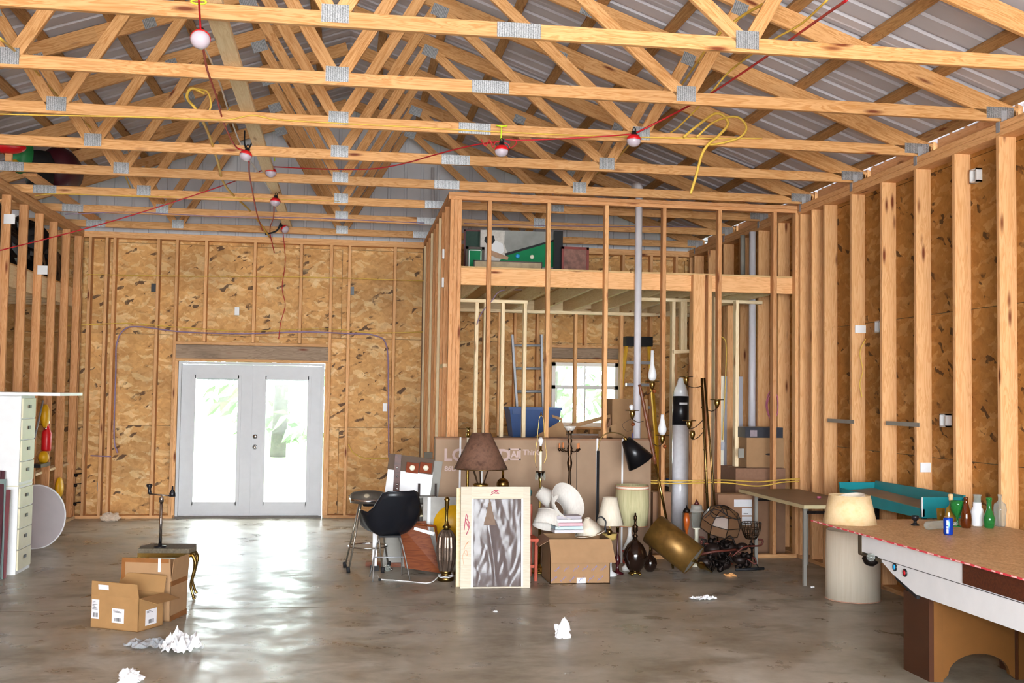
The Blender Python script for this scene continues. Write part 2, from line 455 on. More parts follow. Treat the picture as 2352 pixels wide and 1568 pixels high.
# ---- right wall
wr = struct('wall_right')
for a in range(8):
    y0 = -3.2+a*2.44
    for k in range(4):
        z0 = k*1.22; z1 = min(z0+1.215, 3.78)
        if z1-z0 < .1: continue
        L = min(2.435, YB-y0)
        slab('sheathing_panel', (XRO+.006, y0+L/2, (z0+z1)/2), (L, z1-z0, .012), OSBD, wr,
             Matrix(((0, 0, 1), (1, 0, 0), (0, 1, 0))))
ys = [7.555+.6096*k for k in range(-9, 13)]+[10.90, 15.08]
for y in ys:
    if y < 15.2: board('stud', (XR+.07, y, .04), (XR+.07, y, 3.69), .14, .04, PINES, wr, up=(0, 1, 0))
for k in range(2): board('top_plate', (XR+.07, -3.2, 3.716+.052*k), (XR+.07, 15.2, 3.716+.052*k), .14, .05, PINES, wr)
board('bottom_plate', (XR+.07, -3.2, .02), (XR+.07, 15.2, .02), .14, .04, PINES, wr)
for i in range(7):
    board('eave_block', (5.0, TY[i]+.05, 3.93), (5.0, TY[i+1]-.02, 3.93), .04, .14, PINES, wr)
board('eave_block', (5.0, 4.9, 3.93), (5.0, TY[0]-.02, 3.93), .04, .14, PINES, wr)
B().bb((5.03, -3.2, 3.79), (5.05, 15.2, 3.875)).build('eave_daylight_strip', WHITE, None, kind='structure')  # white strip standing in for daylight leaking through the eave gap
B().bb((5.055, -3.2, 3.6), (5.065, 15.3, 3.91)).build('eave_light_block', GAB, wr)  # unseen board added to block sky light at the eave

# ---- back wall
wb_ = struct('wall_back')
DX0, DX1, DZ = -2.235, -.305, 2.085                  # door opening
WX0, WX1, WZ0, WZ1 = 2.84, 3.80, 1.26, 2.16          # window opening
def wall_cells(x0, x1, z0, z1):
    """cut the two openings out of a sheet"""
    cells = [(x0, x1, z0, z1)]
    for ox0, ox1, oz0, oz1 in ((DX0, DX1, -.1, DZ), (WX0, WX1, WZ0, WZ1)):
        nxt = []
        for a, b, c, d in cells:
            if b <= ox0 or a >= ox1 or d <= oz0 or c >= oz1: nxt.append((a, b, c, d)); continue
            if a < ox0: nxt.append((a, ox0, c, d))
            if b > ox1: nxt.append((ox1, b, c, d))
            aa, bb_ = max(a, ox0), min(b, ox1)
            if c < oz0: nxt.append((aa, bb_, c, oz0))
            if d > oz1: nxt.append((aa, bb_, oz1, d))
        cells = nxt
    return cells
xs = XLO
while xs < 5.0:
    for k in range(4):
        off = 0 if k % 2 == 0 else -1.1
        z0 = k*1.22; z1 = min(z0+1.215, 3.74)
        if z1-z0 < .02: continue
        for a, b, c, d in wall_cells(max(XLO, xs+off), min(xs+off+2.435, 5.0), z0, z1):
            if b-a > .01 and d-c > .01: slab('sheathing_panel', ((a+b)/2, YB+.006, (c+d)/2), (b-a, d-c, .012), OSB_, wb_, rx(PI/2))
    xs += 2.44
def bstud(x, z0=.04, z1=3.70, m=None): board('stud', (x, YB-.07, z0), (x, YB-.07, z1), .14, .038, m or PINES, wb_, up=(1, 0, 0))
for x in (-4.9, -4.3, -3.75, -3.40, -3.19, -3.09, -2.53): bstud(x)
for x in (-2.29, -.25): bstud(x)
for x in (-2.253, -.287): bstud(x, .04, 2.085)
for x in (-1.91, -1.27, -.655): bstud(x, 2.35, 3.70)
for x in (-.005, .615): bstud(x)
bstud(1.02, m=PINEG)
for x in (1.42, 1.87, 2.30, 2.62, 2.80, 3.84, 4.25, 4.62): bstud(x)
for x in (3.3,): bstud(x, 2.40, 3.70)
for x in (3.0, 3.4): bstud(x, .04, 1.22)
board('header', (-2.27, YB-.07, 2.21), (-.27, YB-.07, 2.21), .14, .19, PINEG, wb_)
board('sill_plate', (-2.27, YB-.07, 2.102), (-.27, YB-.07, 2.102), .14, .034, PINES, wb_)
board('sill_plate', (-2.27, YB-.07, 2.326), (-.27, YB-.07, 2.326), .14, .038, PINES, wb_)
board('header', (2.82, YB-.07, 2.29), (3.82, YB-.07, 2.29), .14, .15, PINEG, wb_)
board('sill_plate', (2.82, YB-.07, 2.19), (3.82, YB-.07, 2.19), .14, .04, PINES, wb_)
board('sill_plate', (2.82, YB-.07, 2.385), (3.82, YB-.07, 2.385), .14, .038, PINES, wb_)
board('sill_plate', (2.82, YB-.07, 1.24), (3.82, YB-.07, 1.24), .14, .038, PINES, wb_)
for a, b in ((XLO, DX0-.02), (DX1+.02, 5.0)): board('bottom_plate', (a, YB-.07, .02), (b, YB-.07, .02), .14, .04, PINES, wb_)
for k in range(2): board('top_plate', (XLO, YB-.07, 3.72+.04*k), (4.93, YB-.07, 3.72+.04*k), .14, .04, PINES, wb_)

# ---- gable siding above the back wall
def gable(name, y, par):
    x = XLO-.1
    while x < 5.0:
        prof = []
        for k in range(4):
            xx = x+.2286*k
            prof += [(xx, 0), (xx+.09, 0), (xx+.097, .018), (xx+.128, .018), (xx+.135, 0)]
        prof.append((x+.9144, 0)); prof = [(min(a, 5.05), b) for a, b in prof]
        b = B(); n = len(prof)
        vs = [(a, y+d, 3.60) for a, d in prof]+[(a, y+d, roof_z(a)+.03) for a, d in prof]
        b.add(vs, [(i, i+1, n+i+1, n+i) for i in range(n-1)]).build('gable_panel', GAB, par)
        x += .9144
gable('g', 15.30, wb_)
B().tube([at(994, 385, 15.1), at(996, 515, 15.1)], .022, 10).build('vent_stub', PVC, wb_)

# ---- left partition with a loft behind it, outer left wall
wl = struct('wall_left')
lys = [11.93-.61*k for k in range(1, 22)][::-1]+[11.93+.61*k for k in range(6)]+[15.06]
for y in lys: board('stud', (XL-.045, y, .04), (XL-.045, y, 3.69), .09, .04, PINER, wl, up=(0, 1, 0))
for k in range(2): board('top_plate', (XL-.045, -1, 3.715+.05*k), (XL-.045, 15.1, 3.715+.05*k), .09, .048, PINES, wl)
board('bottom_plate', (XL-.045, -1, .02), (XL-.045, 15.1, .02), .09, .04, PINEW, wl)
for a in range(8):
    y0 = -3.2+a*2.44; L = min(2.435, YB-y0)
    for k in range(4):
        z0 = k*1.22; z1 = min(z0+1.215, 3.78)
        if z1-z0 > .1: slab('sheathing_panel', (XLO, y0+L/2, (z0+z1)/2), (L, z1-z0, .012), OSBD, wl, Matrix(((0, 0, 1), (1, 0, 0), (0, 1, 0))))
# loft deck behind the partition
tl = struct('trim_2')
board('rim_beam', (XL-.115, 3, 2.89), (XL-.115, 15.08, 2.89), .045, .24, PINEW, tl)
board('rim_beam', (XLO+.04, 3, 2.89), (XLO+.04, 15.08, 2.89), .045, .24, PINEW, tl)
for k in range(28): board('joist', (XL-.14, 4+.406*k, 2.89), (XLO+.06, 4+.406*k, 2.89), .038, .22, PINEW, tl)
for k in range(5): slab('deck_sheet', ((XL-.11+XLO)/2, 4.2+2.44*k, 3.02), (2.435, 1.40, .02), PLY, tl, rz_(PI/2))

# ---- front wall (behind the camera) with the open vehicle door
wf = struct('wall_front')
for a, b, c, d in ((XLO, -2.9, 0, 3.78), (3.5, 5.0, 0, 3.78), (-2.9, 3.5, 3.3, 3.78)):
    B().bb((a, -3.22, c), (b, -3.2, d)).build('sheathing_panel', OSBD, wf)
b = B(); b.prism([(XLO, 3.78), (5.0, 3.78), (5.0, roof_z(5)), (RC, roof_z(RC)), (XLO, roof_z(XLO))], (0, -3.25, 0), (1, 0, 0), (0, 0, 1), (0, .02, 0))
b.build('gable_panel', GAB, wf)

# ---- roof: metal panels on purlins
ce = struct('ceiling')
prof = []
for k in range(4):
    yy = .2286*k
    prof += [(yy, 0), (yy+.075, 0), (yy+.09, .02), (yy+.125, .02), (yy+.14, 0)]
prof.append((.9144, 0)); prof.append((.930, -.004))
n = len(prof)
rm = {}
for sgn in (1, -1):
    vs = []
    for t in (0, 5.72):
        for a, d in prof: vs.append((sgn*t*math.cos(SL), a, -t*math.sin(SL)+d))
    rm[sgn] = B().add(vs, [(i, i+1, n+i+1, n+i) for i in range(n-1)]).mesh('roof_panel', ROOF)
for sgn in (1, -1):
    for k in range(21):
        o = bpy.data.objects.new('roof_panel', rm[sgn]); link(o, ce); o.matrix_basis = Matrix.Translation((RC, -3.5+.9144*k, roof_z(RC)+.048))
for k in range(9):
    d = .35+.575*k if k < 8 else 4.92
    for sgn in (1, -1):
        x = RC+sgn*d
        board('purlin', (x, -3.4, roof_z(x)+.022), (x, 15.28, roof_z(x)+.022), .089, .038, PINEP, ce, up=(sgn*math.sin(SL), 0, math.cos(SL)))
B().bb((RC-.12, -3.45, roof_z(RC)+.06), (RC+.12, 15.35, roof_z(RC)+.07)).build('ridge_cap', ROOF, ce)

# ---- trusses
ORD = ['nearest roof truss, crossing the very top of the picture', 'second roof truss from the camera', 'third roof truss from the camera, with the yellow cable along it',
       'fourth roof truss from the camera', 'fifth roof truss from the camera', 'sixth roof truss from the camera, above the framed-in room', 'seventh roof truss from the camera, with a purple cable along it',
       'farthest roof truss, against the back wall']
def truss(i, y):
    t = thing('roof_truss', (0, y, 3.80), ORD[i]+', pine with metal plates', 'truss', 'pine roof trusses')
    yc = y+.021
    zc = 3.845
    def bd(name, a, b, h=.089): board(name, (a[0], yc, a[1]), (b[0], yc, b[1]), .038, h, PINE, t, up=(0, 0, 1))
    jx = random.uniform(-.03, .03)
    for a, b in ((-4.96, -3.28), (-3.28, .965+jx), (.965+jx, 4.93)): bd('bottom_chord', (a, zc), (b, zc))
    for s in (1, -1):
        e = 4.98; xo = RC+s*e
        bd('top_chord', (RC+s*.03, roof_z(RC)-.082), (RC+s*2.2, roof_z(RC+2.2)-.074), .14); bd('top_chord', (RC+s*2.2, roof_z(RC+2.2)-.074), (xo, roof_z(xo)-.074), .14)
    webs = [((-.145, 3.885), (-.93, 5.20)), ((-.08, 3.885), (.74, 5.26)), ((2.32, 3.885), (.80, 5.23)), ((2.39, 3.885), (2.77, 4.56)),
            ((-2.215, 3.885), (-1.52, 5.02)), ((-2.29, 3.885), (-2.74, 4.60))]
    for a, b in webs: bd('web', a, b)
    def plate(x, z, w_, h_, ang=0):
        slab('gusset_plate', (x, y-.0005, z), (w_, h_, .003), GALV, t, ry(-ang) @ rx(PI/2))
    plate(-.115, 3.875, .155, .105); plate(.965+jx, 3.845, .26, .088); plate(-3.28, 3.845, .24, .088)
    plate(2.36, 3.875, .145, .11); plate(-2.25, 3.875, .145, .11)
    plate(4.80, 3.865, .22, .085, 0); plate(-4.86, 3.865, .22, .085, 0)
    plate(.77, 5.22, .15, .11, -SL); plate(-.95, 5.17, .15, .11, SL); plate(2.76, 4.52, .11, .10, -SL); plate(-2.73, 4.56, .11, .10, SL)
    plate(RC-1.75, roof_z(RC-1.75)-.11, .11, .09, SL); plate(RC+1.95, roof_z(RC+1.95)-.11, .13, .09, -SL)
    slab('truss_tie', (4.83, y-.0035, 3.80), (.045, .16, .003), STEEL, t, rx(PI/2))
    b_ = B().bb((4.795, y-.002, 3.72), (4.7985, y+.05, 3.80)); b_.build('truss_tie', STEEL, t)
for i, y in enumerate(TY): truss(i, y)
lb = thing('lateral_brace', (-.82, 10.5, 3.90), 'long rough-sawn brace board lying lengthwise over the bottom chords', 'brace')
board('brace_board', (-.80, 5.6, 3.91), (-.83, 10.3, 3.91), .115, .036, PINEW, lb)
board('brace_board', (-.83, 10.32, 3.91), (-.84, 15.0, 3.91), .115, .036, PINEW, lb)

# ---- framed-in room at the back right
PYY = 11.25
pw = struct('wall_partition')
for x in (1.43, 2.055, 2.675, 3.305, 3.92, 4.54, 4.79): board('stud', (x, PYY+.045, .04), (x, PYY+.045, 3.71), .09, .040, PINER if x in (1.43, 3.305, 3.92, 4.54) else PINES, pw, up=(1, 0, 0))
for x in (1.035, 1.075, 1.115): board('stud', (x, PYY+.045, .04), (x, PYY+.045, 3.71), .09, .039, PINER, pw, up=(1, 0, 0))
for z in (3.73, 3.77): board('top_plate', (1.0, PYY+.045, z), (4.79, PYY+.045, z), .09, .039, PINER, pw)
board('bottom_plate', (1.0, PYY+.045, .02), (4.79, PYY+.045, .02), .09, .04, PINES, pw)
for k in range(1, 10):
    y = PYY+.07+.406*k
    if y < 15.08: board('stud', (1.045, y, .04), (1.045, y, 3.71), .089, .04, PINER if k % 3 else PINEW, pw, up=(0, 1, 0))
for z in (3.73, 3.77): board('top_plate', (1.045, PYY+.1, z), (1.045, 15.1, z), .089, .039, PINER, pw)
board('bottom_plate', (1.045, PYY+.1, .02), (1.045, 15.1, .02), .089, .04, PINES, pw)
board('blocking', (1.045, 11.7, 2.0), (1.045, 12.05, 2.0), .089, .038, PINEW, pw)
# loft deck over the room
rl = struct('trim_3')
board('rim_beam', (1.14, PYY+.115, 2.925), (4.79, PYY+.115, 2.925), .045, .175, PINES, rl)
board('rim_beam', (1.14, 15.06, 2.925), (4.79, 15.06, 2.925), .04, .175, PINEW, rl)
for k in range(9): board('joist', (1.35+.406*k, PYY+.14, 2.925), (1.35+.406*k, 15.04, 2.925), .038, .17, PINEW, rl)
for a in range(2):
    for k in range(3): slab('deck_sheet', (2.05+1.83*a, PYY+.10+.61+1.22*k+(.0 if k < 3 else 0), 3.022), (1.82, 1.215, .018), PLY, rl)
# lower inner walls under the deck
iw = struct('wall_inner')
for u in (1092, 1112, 1152, 1203):
    p = at(u, 900, 12.3); board('stud', (p.x, 12.3, .04), (p.x, 12.3, 2.73), .09, .038, PINEW, iw, up=(1, 0, 0))
board('top_plate', (1.12, 12.3, 2.75), (2.0, 12.3, 2.75), .09, .038, PINEW, iw)
board('top_plate', (1.12, 13.7, 2.75), (3.9, 13.7, 2.75), .09, .038, PINEW, iw)
board('bottom_plate', (1.12, 12.3, .02), (2.0, 12.3, .02), .09, .04, PINEW, iw)
for u in (1145, 1320, 1425): 
    p = at(u, 900, 13.7); board('stud', (p.x, 13.7, .04), (p.x, 13.7, 2.73), .09, .038, PINES, iw, up=(1, 0, 0))
for u, Y in ((1521, 12.3), (1544, 12.3), (1590, 12.2), (1641, 11.6), (1690, 11.9)):
    p = at(u, 900, Y); board('stud', (p.x, Y, .04), (p.x, Y, 2.8), .09, .04, PINEW, iw, up=(1, 0, 0))
p0 = at(1545, 808, 12.25); p1 = at(1592, 806, 12.25); board('header', p0, p1, .09, .04, PINEW, iw)
for u in (1565, 1572): 
    p = at(u, 750, 12.28); board('stud', (p.x, 12.28, p0.z+.02), (p.x, 12.28, 2.8), .09, .038, PINEW, iw, up=(1, 0, 0))
board('top_plate', (3.3, 12.3, 2.82), (4.79, 12.3, 2.82), .09, .038, PINEW, iw)
board('bottom_plate', (3.3, 12.3, .02), (4.79, 12.3, .02), .09, .04, PINEW, iw)
board('stud', (4.55, 12.6, .04), (4.55, 12.6, 2.8), .14, .04, PINES, iw, up=(0, 1, 0))
p = at(1606, 900, 11.24); q = at(1627, 900, 11.24)
board('post', (p.x, 11.325, .04), (p.x, 11.325, 3.01), .14, .13, PINES, iw, up=(1, 0, 0))
board('post', (q.x+.01, 11.3, .04), (q.x+.01, 11.3, 3.01), .14, .04, PINES, iw, up=(1, 0, 0))

# ---- doors
def leaf(name, x0, x1, hinge_right):
    d = struct(name)
    y0, y1 = YB-.07, YB-.025
    gx0, gx1, gz0, gz1 = x0+.17, x1-.17, .20, 1.87
    b = B(); b.bb((x0, y0, .03), (gx0, y1, 2.045)).bb((gx1, y0, .03), (x1, y1, 2.045)).bb((gx0, y0, .03), (gx1, y1, gz0)).bb((gx0, y0, gz1), (gx1, y1, 2.045))
    b.build('door_panel', DOORW, d)
    t = .035; b = B()
    for a, c in (((gx0-t, y0-.014, gz0-t), (gx0+.012, y0, gz1+t)), ((gx1-.012, y0-.014, gz0-t), (gx1+t, y0, gz1+t)), ((gx0, y0-.014, gz0-t), (gx1, y0, gz0+.012)), ((gx0, y0-.014, gz1-.012), (gx1, y0, gz1+t))): b.bb(a, c)
    b.build('lite_trim', DOORW, d)
    B().bb((gx0+.002, y0+.018, gz0+.002), (gx1-.002, y0+.024, gz1-.002)).build('glass', PANE, d)
    for k in range(5):
        slab('blind_slat', ((gx0+gx1)/2, y0+.036, gz1-.035-.012*k), (gx1-gx0-.03, .02, .003), OFFW, d, rx(.4))
    B().bb((gx0+.01, y0+.028, gz1-.028), (gx1-.01, y0+.045, gz1-.004)).build('blind_rail', DOORW, d)
    B().bb((x0, y0-.01, .03), (x1, y0, .05)).build('door_sweep', DOORW, d)
    return d, y0
d1, y0 = leaf('door_1', -2.190, -1.275, False)
d2, y0 = leaf('door_2', -1.265, -.350, True)
for z, nm, r in ((.945, 'door_knob', .026), (1.085, 'deadbolt', .022)):
    b = B().lathe([(.031, 0), (.033, .006), (.012, .01), (.012, .03), (r, .04), (r*1.05, .055), (r*.7, .066), (0, .068)] if nm == 'door_knob' else [(.031, 0), (.031, .012), (.022, .018), (0, .019)],
                  (-1.215, y0, z), (0, -1, 0), 16)
    b.build(nm, CHROME, d2)
tr = struct('trim_4')
B().bb((-2.225, YB-.14, 0), (-2.190, YB, 2.08)).build('door_jamb', DOORW, tr)
B().bb((-.350, YB-.14, 0), (-.315, YB, 2.08)).build('door_jamb', DOORW, tr)
B().bb((-2.190, YB-.14, 2.048), (-.350, YB, 2.08)).build('door_head', DOORW, tr)
B().bb((-2.225, YB-.15, 0), (-.315, YB+.02, .028)).build('threshold', mat('dark_threshold', '#5a5148', .5), tr)
B().bb((-1.275, YB-.085, .03), (-1.262, YB-.07, 2.045)).build('astragal', DOORW, tr)

# ---- small window
wd = struct('window_1')
b = B()
for a, c in (((WX0, 0, WZ0), (WX0+.05, 0, WZ1)), ((WX1-.05, 0, WZ0), (WX1, 0, WZ1)), ((WX0, 0, WZ0), (WX1, 0, WZ0+.06)), ((WX0, 0, WZ1-.05), (WX1, 0, WZ1)), ((WX0, 0, 1.79), (WX1, 0, 1.84))):
    b.bb((a[0], YB-.06, a[2]), (c[0], YB+.02, c[2]))
b.build('window_frame', WHITE, wd)
for z0 in (WZ0+.06, 1.84):
    z1 = 1.79 if z0 < 1.5 else WZ1-.05
    f_ = B().bb((WX0+.05, YB-.03, z0), (WX1-.05, YB-.024, z1)).build('glass', PANE, wd)
for x in ((WX0+WX1)/2,): B().bb((x-.01, YB-.035, WZ0+.06), (x+.01, YB-.02, WZ1-.05)).build('muntin', WHITE, wd)

# ---- outdoors
og = struct('outdoor_ground'); del og['kind']; og['kind'] = 'structure'
B().bb((-60, YB+.1, -.2), (60, 90, -.06)).build('lawn', GRASS, og)
B().bb((-3.5, YB+.1, -.059), (3.5, 19, -.03)).build('door_slab', CONC, og)
B().bb((-60, -60, -.2), (60, -3.4, -.04)).build('driveway', CONC, og)
def tree(x, y, h, r, sd, label):
    t = thing('leafy_tree', (x, y, -.06), label, 'tree', 'trees beyond the doors and window')
    B().tube([(x, y, -.06), (x+.1, y, h*.4), (x, y+.1, h*.8)], [.22, .17, .08], 10).build('trunk', BARK, t)
    b = B(); rr = random.Random(sd)
    for k in range(300):
        a = rr.uniform(0, 2*PI); q = rr.uniform(.3, 1)*r; z = h*.06+rr.uniform(0, 1)**1.5*h*.95; sh = math.sqrt(max(.12, 1-((z-h*.5)/(h*.52))**2))
        c = V((x+q*sh*math.cos(a), y+q*sh*math.sin(a), z)); s = rr.uniform(.18, .42)
        n1 = V((rr.uniform(-1, 1), rr.uniform(-1, 1), rr.uniform(-.6, 1))).normalized(); n2 = n1.orthogonal().normalized(); n3 = n1.cross(n2)
        b.add([c-n2*s, c-n3*s*.5+n1*.05, c+n2*s, c+n3*s*.5+n1*.05], [(0, 1, 2), (0, 2, 3)])
    b.build('foliage', LEAF, t)
for k, (x, y, h, r, lb_) in enumerate([(-8.5, 36, 9, 3.0, 'leafy tree seen through the left back door pane'), (-3.6, 45, 10, 3.3, 'pale tree behind the middle of the back doors'), (-1.8, 30, 7, 2.2, 'small tree seen through the right back door pane'),
        (6.3, 34, 9, 2.2, 'tree seen in the left half of the small window'), (11.5, 34, 8, 2.4, 'tree seen in the right half of the small window'), (2.8, 48, 11, 3.2, 'tree hidden mostly behind the back wall between doors and window')]):
    tree(x, y, h, r, k, lb_)

# skins added behind the sheathing to stop light leaking through its joints
for par, a, b_ in ((wr, (XRO+.014, -3.3, 0), (XRO+.03, YB+.06, 3.78)), (wl, (XLO-.03, -3.3, 0), (XLO-.008, YB+.06, 3.78))):
    B().bb(a, b_).build('joint_light_seal', mat('dark_joint_backing', '#47564c', .8), par)
bk = B()
for a, b2, c, d in [q for q in wall_cells(XLO, 5.0, 0, 3.74)]: bk.bb((a, YB+.014, c), (b2, YB+.03, d))
bk.build('joint_light_seal', mat('brown_joint_backing', '#5a472e', .8), wb_)

# ================================================================ THINGS
def S(Y): return Y/FPX                                # metres per photo pixel at depth Y
X_, Y_, Z_ = V((1, 0, 0)), V((0, 1, 0)), V((0, 0, 1))

# ---------------- television carton
t = thing('television_carton', (2.0, 11.1, 0), 'huge flat brown television carton with pale lettering, leaning along the stud wall', 'box')
x0, x1, zt, yf = .885, 3.11, 1.255, 11.02
B().bb((x0, yf, 0), (x1, yf+.2, zt)).build('carton_body', CARDT, t)
for x in (x0+.002, (x0+x1)/2): pass
B().bb((x0-.003, yf-.002, zt-.012), (x1+.003, yf+.203, zt+.006)).build('lid_edge', CARDD, t)
for u in (1056, 1371, 1429):
    x = at(u, 1100, yf).x
    B().bb((x-.009, yf-.004, 0), (x+.009, yf-.001, zt+.01)).build('white_strap', WHITE, t)
PALE = mat('pale_grey_print', '#c2aaa4', .8, 0, .03)
p = at(1019, 1057, yf-.002); text('print', 'LG OLED', .166, PALE, p, X_, Z_, t)
p = at(1168, 1056, yf-.002); q = at(1196, 1030, yf-.002)
b = B()
for a, c in (((p.x, p.z), (q.x, p.z+.014)), ((p.x, q.z-.014), (q.x, q.z)), ((p.x, p.z), (p.x+.014, q.z)), ((q.x-.014, p.z), (q.x, q.z))): b.bb((a[0], yf-.003, a[1]), (c[0], yf-.001, c[1]))
b.build('print', PALE, t)['kind'] = 'stuff'; text('print', 'AI', .085, PALE, (p.x+.026, yf-.002, p.z+.030), X_, Z_, t)
p = at(1201, 1044, yf-.002); text('print', 'ThinQ', .075, PALE, p, X_, Z_, t)
p = at(1021, 1081, yf-.002); text('print', '86U', .068, PALE, p, X_, Z_, t)

# ---------------- generic carton
def carton(name, x0, x1, y0, y1, z0, z1, m, label, group=None, flaps=(), open_=False, rot=0):
    c = V(((x0+x1)/2, (y0+y1)/2, z0))
    t = thing(name, c, label, 'box', group)
    b = B(); w_ = .006
    if open_:
        b.bb((x0, y0, z0), (x1, y1, z0+w_)).bb((x0, y0, z0), (x1, y0+w_, z1)).bb((x0, y1-w_, z0), (x1, y1, z1)).bb((x0, y0, z0), (x0+w_, y1, z1)).bb((x1-w_, y0, z0), (x1, y1, z1))
    else: b.bb((x0, y0, z0), (x1, y1, z1))
    b.build('carton_body', m, t)
    for side, L, ang in flaps:                       # ang measured from straight up, outward positive
        o = math.sin(ang)*L; u = math.cos(ang)*L; n = .004
        if side == 'f': P4 = [(x0, y0, z1), (x1, y0, z1), (x1-.01, y0-o, z1+u), (x0+.01, y0-o, z1+u)]; off = (0, n, n/2)
        if side == 'b': P4 = [(x0, y1, z1), (x1, y1, z1), (x1-.01, y1+o, z1+u), (x0+.01, y1+o, z1+u)]; off = (0, n, n/2)
        if side == 'l': P4 = [(x0, y0, z1), (x0, y1, z1), (x0-o, y1-.01, z1+u), (x0-o, y0+.01, z1+u)]; off = (n, 0, n/2)
        if side == 'r': P4 = [(x1, y0, z1), (x1, y1, z1), (x1+o, y1-.01, z1+u), (x1+o, y0+.01, z1+u)]; off = (n, 0, n/2)
        P4 = [V(q) for q in P4]; P8 = P4+[q+V(off) for q in P4]
        B().add(P8, [(0, 1, 2, 3), (7, 6, 5, 4), (0, 4, 5, 1), (1, 5, 6, 2), (2, 6, 7, 3), (3, 7, 4, 0)]).build('flap', m, t)
    if not open_ and not flaps: B().bb((x0-.001, (y0+y1)/2-.025, z1), (x1+.001, (y0+y1)/2+.025, z1+.001)).build('packing_tape', mat('packing_tape', '#b79a6c', .3, 0, .05), t)
    if rot: t.rotation_euler.z = rot
    return t
def sticker(par, origin, ux, uz, w_, h_, bars=None, lines=0):
    """a paper label lying on a face: origin lower left, n outward"""
    ux = V(ux).normalized(); uz = V(uz).normalized(); n = ux.cross(uz)*.001; o = V(origin)
    s = B().prism([(0, 0), (w_, 0), (w_, h_), (0, h_)], o, ux, uz, n).build('paper_label', LABEL, par)
    b = B(); k = 0
    if bars:
        bx, bz, bw, bh = bars; xx = bx; rr = random.Random(int(w_*1e4))
        while xx < bx+bw:
            ww = rr.choice((.002, .003, .005)); b.prism([(xx, bz), (xx+ww, bz), (xx+ww, bz+bh), (xx, bz+bh)], o+n*1.01, ux, uz, n*.5); xx += ww+rr.choice((.002, .003, .004)); k += 1
    for i in range(lines):
        zz = h_*(.9-.08*i); b.prism([(w_*.1, zz-.002), (w_*(.5+.3*((i*7) % 3)/2), zz-.002), (w_*(.5+.3*((i*7) % 3)/2), zz+.001), (w_*.1, zz+.001)], o+n*1.01, ux, uz, n*.5); k += 1
    if k: b.build('print', INK, s)['kind'] = 'stuff'
    return s

# carton full of lampshades, centre
t = carton('cardboard_carton', 1.845, 2.40, 9.83, 10.25, 0, .40, CARD, 'open brown carton heaped with white lampshades, blue slanted print low on its front', open_=True)
B().add([(1.83, 9.822, .40), (2.405, 9.822, .40), (2.44, 9.775, .195), (1.845, 9.775, .195), (1.83, 9.828, .40), (2.405, 9.828, .40), (2.44, 9.781, .195), (1.845, 9.781, .195)],
        [(0, 3, 2, 1), (4, 5, 6, 7), (0, 1, 5, 4), (1, 2, 6, 5), (2, 3, 7, 6), (3, 0, 4, 7)]).build('flap', CARD, t)
B().add([(1.845, 9.83, .40), (1.845, 10.25, .40), (1.74, 10.25, .34), (1.74, 9.83, .34), (1.845, 9.83, .394), (1.845, 10.25, .394), (1.74, 10.25, .334), (1.74, 9.83, .334)],
        [(0, 1, 2, 3), (7, 6, 5, 4), (0, 4, 5, 1), (1, 5, 6, 2), (2, 6, 7, 3), (3, 7, 4, 0)]).build('flap', CARDD, t)
BPR = mat('blue_grey_print', '#6f72ac', .8, 0, .03); b = B(); rr = random.Random(3)
for i in range(7):
    for j in range(2):
        x = 1.86+.085*i+.03*j; z = .02+.09*j
        if x < 2.33:
            for k in range(5):
                p = V((x+.011*k, 9.828, z+.009*k)); b.prism([(0, 0), (.005, 0), (.005, .014+.004*(k % 2)), (0, .014)], p, (.8, 0, .6), (-.4, 0, .92), (0, -.001, 0))
b.build('print', BPR, t)['kind'] = 'stuff'
sticker(t, (2.09, 9.829, .004), X_, Z_, .085, .05)

# ---------------- left pair of cartons
t = carton('cardboard_carton', -.2075, .2075, -.135, .135, 0, .232, CARD2, 'small open tan carton in front at the left, shipping labels on its faces', open_=True,
           flaps=(('b', .12, .3), ('f', .10, .12), ('l', .12, 1.9), ('r', .15, 1.75)))
for (x, z, w_, h_, bars, ln) in ((-.200, .065, .065, .135, (.012, .012, .04, .03), 6), (-.02, .05, .105, .10, (.025, .012, .06, .024), 3)):
    sticker(t, (x, -.136, z), X_, Z_, w_, h_, bars, ln)
sticker(t, (.2085, -.06, .03), Y_, Z_, .12, .11, (.03, .012, .06, .028), 2)
sticker(t, (-.14, -.141, .275), X_, V((0, -.12, 1)), .09, .035)
t.location = (-1.5325, 8.3025, 0); t.rotation_euler.z = -.508
t = carton('cardboard_carton', -.19, .19, -.15, .15, 0, .29, CARD, 'taller open carton with taped corners, behind the small tan carton', open_=True,
           flaps=(('f', .165, 0), ('r', .165, .08), ('b', .12, .5)))
tp = mat('shiny_brown_tape', '#84552e', .25, 0, .1, 10)
B().bb((-.19, -.154, .425), (.17, -.151, .457)).build('packing_tape', tp, t); B().bb((-.192, -.154, .25), (-.165, -.151, .44)).build('packing_tape', tp, t)
B().bb((.1905, -.15, .255), (.193, .15, .295)).build('packing_tape', tp, t); B().bb((.1905, -.15, 0), (.193, .15, .04)).build('packing_tape', tp, t)
B().bb((.09, -.156, .36), (.11, -.152, .46)).build('white_tape', WHITE, t)
b = B()
for i in range(2):
    x = .10+.035*i; b = B(); b.bb((x, -.152, .285), (x+.026, -.1505, .288)).bb((x, -.152, .309), (x+.026, -.1505, .312)).bb((x, -.152, .285), (x+.003, -.1505, .312)).bb((x+.023, -.152, .285), (x+.026, -.1505, .312)).bb((x+.01, -.152, .291), (x+.016, -.1505, .305)); b.build('print', INK, t)['kind'] = 'stuff'
t.location = (-1.40, 8.63, 0); t.rotation_euler.z = -.26

